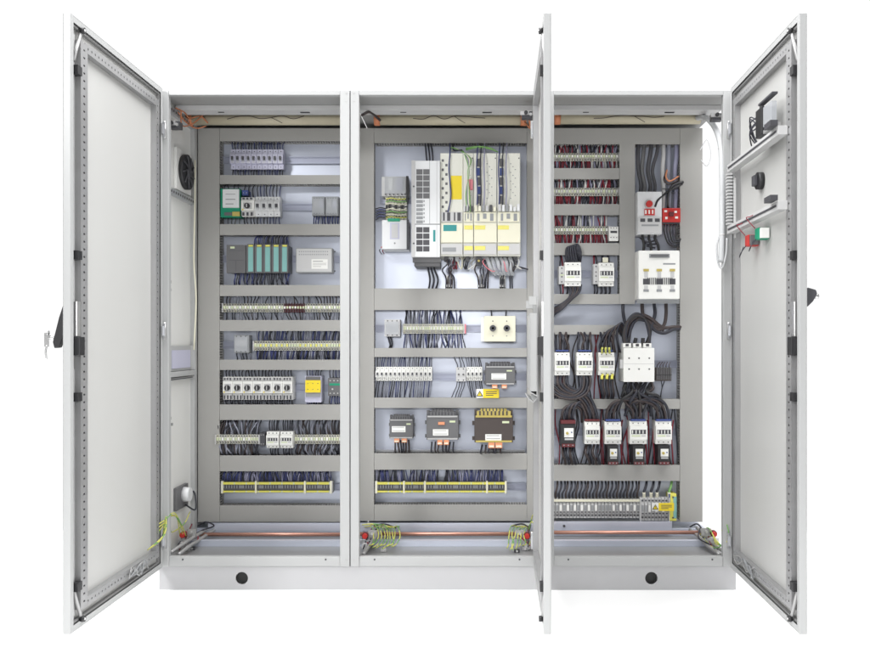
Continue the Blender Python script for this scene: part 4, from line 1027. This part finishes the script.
# fuse switch
cols = []
fs = dev('fuse_switch', 'big white fuse switch with three tall columns and a handle slot, right cabinet', 'fuse switch', (638.5, 679.5, 250.5, 299), .37, .13, 'white', [
    ('handle_recess', 'box', .26, .76, .07, .15, .0012, 'midgrey'), ('handle', 'box', .3, .72, .09, .12, .010, 'darkgrey'), ('label', 'box', .6, .9, .26, .29, .0008, 'midgrey'),
    ]+[('fuse_column', 'stack', [(a, a+.13, .38, .43, -.003, 0, 'yellowdull'), (a+.02, a+.11, .44, .56, -.0015, 0, 'lightgrey'), (a-.01, a+.14, .58, .70, -.0012, 0, 'dark'), (a+.02, a+.11, .72, .84, -.0015, 0, 'lightgrey'), (a, a+.13, .80, .85, -.002, 0, 'midgrey')]) for a in (.12, .44, .76)]
    +[('grille', 'bars', [(.22+.045*i, .24+.045*i, .56, .70) for i in range(14)], .0022, 'dark')]
    +[('base', 'box', -.02, 1.02, 1.0, 1.09, .0, 'midgrey', .02), ('cover_edge', 'bars', [(-.015, 0, .02, .99), (1.0, 1.015, .02, .99)], .001, 'lightgrey', .01)], bev=.003)
for k, pts in enumerate(([(623, 302, .47), (623, 312, .45), (625, 322, .44), (629, 330, .44), (628, 345, .45)],
                         [(642, 303, .43), (643, 315, .42), (648, 322, .42), (656, 326, .42), (664, 330, .42)],
                         [(654, 303, .43), (655, 313, .42), (653, 322, .42), (650, 332, .42), (649, 345, .44)],
                         [(666, 303, .43), (666, 315, .42), (664, 325, .42), (658, 330, .42), (650, 322, .42), (640, 318, .42), (632, 325, .42), (629, 337, .42), (628, 350, .45)],
                         [(682, 329, .47), (674, 329, .43), (664, 333, .42), (655, 330, .42), (646, 321, .42), (636, 320, .42), (631, 328, .41), (628, 340, .42), (629, 352, .45)],
                         [(683, 327, .47), (674, 327, .43), (662, 327, .42), (650, 318, .415), (640, 315, .415), (630, 322, .415), (626, 336, .42), (625, 350, .45)])):
    cable(fs, pts, .0065 if k != 0 else .006, 'wire_brown' if k % 2 else 'wire_dark', n=10)
# lower contactor row
C6 = 'middle row of contactors in the right cabinet'
row6 = []
for (x0, x1_, lb) in ((555, 570, 'white contactor at the left of the middle row, partly behind the open door'), (577, 592.8, 'white contactor second from left in the middle row'), (598.8, 614.8, 'white contactor with yellow wires on top, next to the large one')):
    c = contactor(lb, x0, x1_, 352.5, 375.5, .41, None, C6); row6.append(c)
    for k in range(4):
        cx = x0+2+k*(x1_-x0-4)/3
        cable(c, [(cx, 354, .44), (cx-1+k*.5, 346, .42), (cx+WR.uniform(-3, 2), 338, .425), (cx+WR.uniform(-6, 0), 330, .47)], .0042, ('wire_dark', 'wire_brown')[k % 2])
    MB().box(-.03, .03, .01, .03, .1125, .119, 'blue').build('wire_marker', c)
for k in range(3):
    cable(row6[2], [(602+k*4, 354, .43), (602+k*3.6, 347, .40), (604+k*2.4, 342, .41), (605+k*2, 335, .44)], .0035, ('wire_dark', 'wire_brown', 'wire_dark')[k])
    cable(row6[2], [(602+k*3.8, 353, .425), (602+k*3.6, 349.5, .40), (602.5+k*3.4, 347.5, .40)], .0042, 'wire_yellow')
    for q in range(2): cable(row6[2], [(602+k*5+q*1.5, 374, .44), (601+k*5+q*1.5, 384, .42), (603+k*4.6+q*1.5, 394, .43), (603+k*4.6, 401, .48)], .0042, ('wire_dark', 'wire_brown')[q], )
    cable(row6[2], [(603+k*5, 374, .43), (602+k*5, 376.5, .415), (602+k*5, 379, .41)], .0052, 'striped_yellow')
for k in range(4):
    cable(row6[0], [(558+k*3, 374, .44), (558+k*3.2, 384, .42), (564+k*3.4, 391-k*.6, .415), (574+k*3.2, 395-k, .415), (583+k*2.6, 402-k, .415), (588+k*2.8, 412, .42), (588+k*2.8, 424, .45)], .0048, ('wire_brown', 'wire_dark')[k % 2])
    cable(row6[1], [(580+k*3, 374, .44), (581+k*3.2, 382, .42), (579+k*2.6, 390+k, .41), (572+k*1.2, 394+k*1.6, .415), (562, 392+k*2, .42), (553, 384+k*3, .45)], .0044, ('wire_dark', 'wire_brown')[k % 2])
ls = dev('large_contactor', 'biggest plain white contactor at the centre of the right cabinet', 'contactor', (623.5, 654.5, 348, 382), .38, .13, 'white', [
    ('screw', 'dots', [.18, .5, .83], [.30], .0042, .001, 'darkgrey'), ('screw', 'dots', [.18, .5, .83], [.62], .0042, .001, 'darkgrey'), ('seam', 'box', .02, .98, .46, .47, .0006, 'lightgrey'),
    ('terminal_head', 'stack', [(.0+.33*i, .26+.33*i, -.14, -.01, .01, .06, 'white') for i in range(3)]+[(.08+.33*i, .18+.33*i, -.12, -.05, .008, .01, 'dark') for i in range(3)]), ('side_arm', 'box', -.1, 0, .34, .6, -.005, 'lightgrey', .01)], bev=.002)
for k in range(6):
    x = 626+k*5
    cable(ls, [(x, 382, .44), (x-1+WR.uniform(-2, 3), 389, .41), (x-3+WR.uniform(-3, 3), 394, .41), (x-5+k*1.2, 402, .43), (x-8+k*3, 412, .44)], .0058, ('black', 'wire_dark', 'wire_brown')[k % 3])
    m = MB()
for k in range(3):
    cable(ls, [(627+k*9, 349, .43), (627+k*8, 343, .41), (629+k*7, 338, .41)], .007, 'black')
    cable(ls, [(650-k*12, 384, .42), (648-k*12, 391, .41), (646-k*12, 397, .42)], .0085, 'black', 'shrink_sleeve')
bz = dev('braking_resistor', 'small dark brown finned block right of the biggest white contactor', 'resistor', (656, 671.5, 368, 381), .43, .08, 'brown', [
    ('fin', 'bars', [(.04+.12*i, .1+.12*i, -.06, .9) for i in range(8)], .006, 'darkgrey'), ('seam', 'box', 0, 1, .5, .56, .0066, 'black')])
cable(bz, [(661, 380, .46), (662, 387, .44), (661, 393, .45), (660, 401, .49)], .0022, 'wire_dark', 'wire')
cable(bz, [(665, 380, .46), (662, 388, .44), (661, 395, .45), (661, 401, .49)], .0022, 'wire_dark', 'wire')
for k in range(5):
    cable(bz, [(658+k*3, 370, .46), (657+k*3, 366, .44), (660+k*2.5, 362, .45)], .002, 'wire_brown', 'wire')
# bottom contactor row
C7 = 'lower row of contactors in the right cabinet'
def overload(label, px0, px1, py0, py1, Yf=.41):
    t = dev('overload_relay', label, 'overload relay', (px0, px1, py0, py1), Yf, .09, 'black', [
        ('dial_plate', 'box', .22, .86, .18, .58, .004, 'white'), ('dial', 'cyl', .42, .4, .0062, .006, 'yellowdull', -.004), ('button', 'cyl', .72, .36, .003, .004, 'blue', -.004), ('label', 'box', .25, .85, .62, .70, .001, 'lightgrey'),
        ('lower_terminal', 'box', .06, .94, .86, 1.0, .006, 'darkred'), ('screw', 'dots', [.2, .5, .8], [.92], .003, .001, 'midgrey', -.006)], 'black overload relays')
    return t
ov = overload('black overload relay with red top standing alone at the left end of the lower row', 561, 575.5, 424, 447)
MB().box(-.034, .034, -.004, .03, .1085, .125, 'darkred').build('upper_terminal', ov)
wl = [ov]
for (x0, x1_, lb) in ((585, 600, 'white contactor without an overload relay in the lower row'), (605, 621.5, 'white contactor left of centre in the lower row above a black relay'), (630, 647.5, 'white contactor second from right in the lower row'), (656, 672, 'white contactor at the right end of the lower row')):
    py0 = 422 if x0 < 630 else 421.5
    c = contactor(lb, x0, x1_, py0, 444.5, .41, None, C7); wl.append(c)
    MB().box(-.034, .034, .008, .03, .1085, .117, 'darkred' if x0 == 585 else 'blue').build('wire_marker', c)
olab = ['leftmost of three black overload relays below white contactors', 'middle one of three black overload relays below white contactors', 'rightmost of three black overload relays below white contactors']
for k, (x0, x1_) in enumerate(((607.5, 618.5), (633, 644.5), (658, 670))):
    overload(olab[k], x0, x1_, 445.5, 464.5, .415)
arcs = {0: [(562, 4), (0, 0)], }
for i, c in enumerate(wl):
    x0 = (563, 587, 607, 632, 658)[i]
    for k in range(4):
        cx = x0+k*3.6
        if i == 0: pts = [(cx, 423, .44), (cx-1, 415, .42), (cx+2, 408-k, .415), (cx+9, 405-k, .42), (cx+18, 410, .43), (cx+19, 422, .46)]
        elif i == 1: pts = [(cx, 424, .44), (cx-1, 415, .42), (cx-5, 405, .42), (cx-10, 398, .45)]
        elif i == 2: pts = [(cx, 424, .44), (cx-.5, 414, .42), (cx+3, 406-k, .41), (cx+10, 401-k*1.2, .405), (cx+20, 400-k, .405), (cx+30, 404, .42)]
        elif i == 3: pts = [(cx, 424, .44), (cx+1, 412, .42), (cx-5+k*3, 404, .41), (cx-10+k*5, 398, .42)]
        else: pts = [(cx, 424, .44), (cx, 414, .42), (cx-4, 406-k*.8, .41), (cx-12, 402-k*1.2, .405), (cx-22, 401-k, .405), (cx-30, 405, .42)]
        cable(c, pts, .0050, ('wire_brown', 'wire_dark')[k % 2])
    if i < 2:
        for k in range(4):
            cx = x0+k*3.6
            cable(c, [(cx, 445, .45), (cx-1+WR.uniform(-1, 1), 453, .42), (cx+2-k*.4, 460, .43), (cx+3, 468, .48)], .0048, ('wire_brown', 'wire_dark')[k % 2])
    else:
        for k in (0, 1, 4):
            cx = x0-3+k*4.6
            cable(c, [(cx, 420, .48), (cx-2, 435, .47), (cx-1, 452, .47), (cx, 468, .49)], .0035, ('wire_red', 'wire_dark')[k % 2])
# background runs behind both contactor rows and the big loops over the large contactor
lr = random.Random(33)
for c, a0, a1, pt, pb in ((row6[0], 554, 572, 333, 401), (row6[1], 574, 596, 333, 401), (row6[2], 597, 618, 333, 401), (wl[0], 556, 580, 407, 467), (wl[1], 582, 604, 407, 467), (wl[2], 603, 626, 407, 467), (wl[3], 628, 652, 407, 467), (wl[4], 653, 677, 407, 467)):
    for k in range(6):
        q = a0+(a1-a0)*(k+.5)/6
        cable(c, [(q+lr.uniform(-3, 3), pt, .505), (q+lr.uniform(-4, 4), pt+(pb-pt)*.3, .50), (q+lr.uniform(-4, 4), pt+(pb-pt)*.65, .50), (q+lr.uniform(-4, 4), pb, .505)], .0031, lr.choice(['wire_dark', 'wire_brown', 'wire_red', 'wire_dark']), 'wire', 6)
for k in range(4):
    d_ = k*1.6
    cable(ls, [(627+d_, 350, .41), (623+d_*.6, 338, .40), (626+d_*.4, 324-d_*.6, .40), (636, 316-d_*.5, .40), (646-d_*.4, 320-d_*.4, .405), (650-d_*.3, 332, .41), (645+d_, 346, .43)], .0048, ('black', 'wire_brown', 'black', 'wire_dark')[k])
for k in range(5):
    cable(ls, [(600+k*5, 352, .45), (601+k*4, 342-k, .42), (606+k*3, 333-k*1.2, .42), (616+k*1.5, 328-k*1.2, .43), (622+k, 336, .45)], .0042, ('wire_dark', 'wire_brown')[k % 2])
for k in range(5):
    cable(ls, [(630+k*5, 384, .43), (634+k*4-lr.uniform(0, 8), 392, .40), (622+k*9, 398+lr.uniform(-2, 2), .40), (618+k*11, 405, .42), (612+k*13, 416, .44)], .0055, ('black', 'wire_dark')[k % 2])
# bottom terminals
t = strip('row of large grey terminals under thick dark wires at the foot of the right cabinet', 552, 640, 499, 518.5, (481, 520), pitch=.0165, Yf=.45, body='lightgrey', marks=('midgrey',), nt=0, nb=0, group='large grey terminals')
for k in range(25):
    px = 556+k*3.4
    cable(t, [(px, 500, .47), (px-.5, 494, .45), (px+1.2+(k % 3)*.6, 487, .455), (px+1.5, 478, .49)], .0046, ('wire_brown', 'wire_dark', 'wire_dark')[k % 3], 'wire')
w, h = DIM[t.name]
MB().box(-w/2, w/2, -.002, .0065, h*.86, h*.97, 'cream').build('marker_strip', t)
t = strip('group of tall grey terminals with two pale sleeves and a green one, bottom right corner', 641, 668.5, 498, 521, (481, 520), pitch=.016, Yf=.44, body='lightgrey', marks=('midgrey',), nt=0, nb=0, group='large grey terminals')
for k, (px, mt) in enumerate(((644, 'wire_dark'), (651, 'wire_dark'), (657, 'wire_dark'), (669, 'wire_green'))):
    cable(t, [(px, 499, .46), (px, 492, .45), (px+2, 486, .46), (px+3, 478, .49)], .0062, mt, 'wire')
    cable(t, [(px, 498, .457), (px, 492.5, .447)], .0075, 'cream', 'wire_sleeve')
dev('earth_terminal', 'green and yellow earth terminal at the right end of the tall grey terminals', 'terminals', (669.5, 676.5, 494, 521), .44, .07, 'striped_yellow', [
    ('green_band', 'box', .55, 1.02, .1, .9, .001, 'teal'), ('blue_band', 'box', -.1, .1, .0, .3, .001, 'blue'), ('screw', 'cyl', .5, .12, .004, .002, 'dark'), ('screw', 'cyl', .5, .88, .004, .002, 'dark')])
warn('yellow warning label with black triangle on the tall grey terminals, bottom right corner', (652, 674, 503, 511), .425)
for cab, q0, q1 in ((cab1, 208, 349), (cab2, 357, 538)):
    L = cab.location
    MB().box(X(q0, .40)-L[0], X(q1, .40)-L[0], .40, .403, Z(531, .40)-L[2], Z(523, .40)-L[2], 'zincblue').build('lower_plate', cab)
# pale plate at the foot of the right cabinet
L3 = cab3.location
MB().box(X(553, .42)-L3[0], X(672, .42)-L3[0], .42, .424, Z(531, .42)-L3[2], Z(521.5, .42)-L3[2], 'zincblue').cyl((X(564, .42)-L3[0], Z(526, .42)-L3[2]), .006, .416, .4205, 'dark', 10).build('cover_plate', cab3)

# ------------------------------------------------------------ light
wd = bpy.data.worlds.new('World'); scene.world = wd; wd.use_nodes = True
bg = wd.node_tree.nodes['Background']; wn = wd.node_tree
# white studio: bright sweep behind the cabinets, dimmer room behind the photographer
tc = wn.nodes.new('ShaderNodeTexCoord'); sx = wn.nodes.new('ShaderNodeSeparateXYZ'); wn.links.new(tc.outputs['Generated'], sx.inputs[0])
mr = wn.nodes.new('ShaderNodeMapRange'); mr.interpolation_type = 'SMOOTHSTEP'
mr.inputs['From Min'].default_value = -.35; mr.inputs['From Max'].default_value = .25; mr.inputs['To Min'].default_value = .33; mr.inputs['To Max'].default_value = 1.06
wn.links.new(sx.outputs['Y'], mr.inputs['Value']); wn.links.new(mr.outputs['Result'], bg.inputs[1]); bg.inputs[0].default_value = (1, 1, 1, 1)
def area(name, loc, target, size, power, col=(1, 1, 1)):
    l = bpy.data.lights.new(name, 'AREA'); l.shape = 'RECTANGLE'; l.size, l.size_y = size; l.energy = power; l.color = col
    o = bpy.data.objects.new(name, l); C.objects.link(o); o.location = loc
    o.rotation_euler = (Vector(target)-Vector(loc)).to_track_quat('-Z', 'Y').to_euler()
    return o
area('overhead_softbox', (0, -.9, 4.6), (0, -.75, 0), (7, 3.0), 540)
area('key_lamp', (-3.0, -4.2, 3.3), (0, 0.2, .9), (1.0, .8), 125)
area('flash_lamp', (-.22, -3.9, 1.52), (-.1, .3, 1.1), (.75, .42), 30)

cam = bpy.data.cameras.new('camera'); co = bpy.data.objects.new('camera', cam); C.objects.link(co)
co.location = (0, -D, ZC); co.rotation_euler = (math.pi/2, 0, 0)
cam.sensor_width = 36; cam.lens = F/870*36; cam.shift_x = -(CX-435)/870; cam.shift_y = (CY-326.5)/870
cam.clip_end = 200; cam.clip_start = .05
scene.camera = co
scene.view_settings.view_transform = 'Standard'; scene.view_settings.look = 'None'; scene.view_settings.exposure = 0; scene.view_settings.gamma = 1
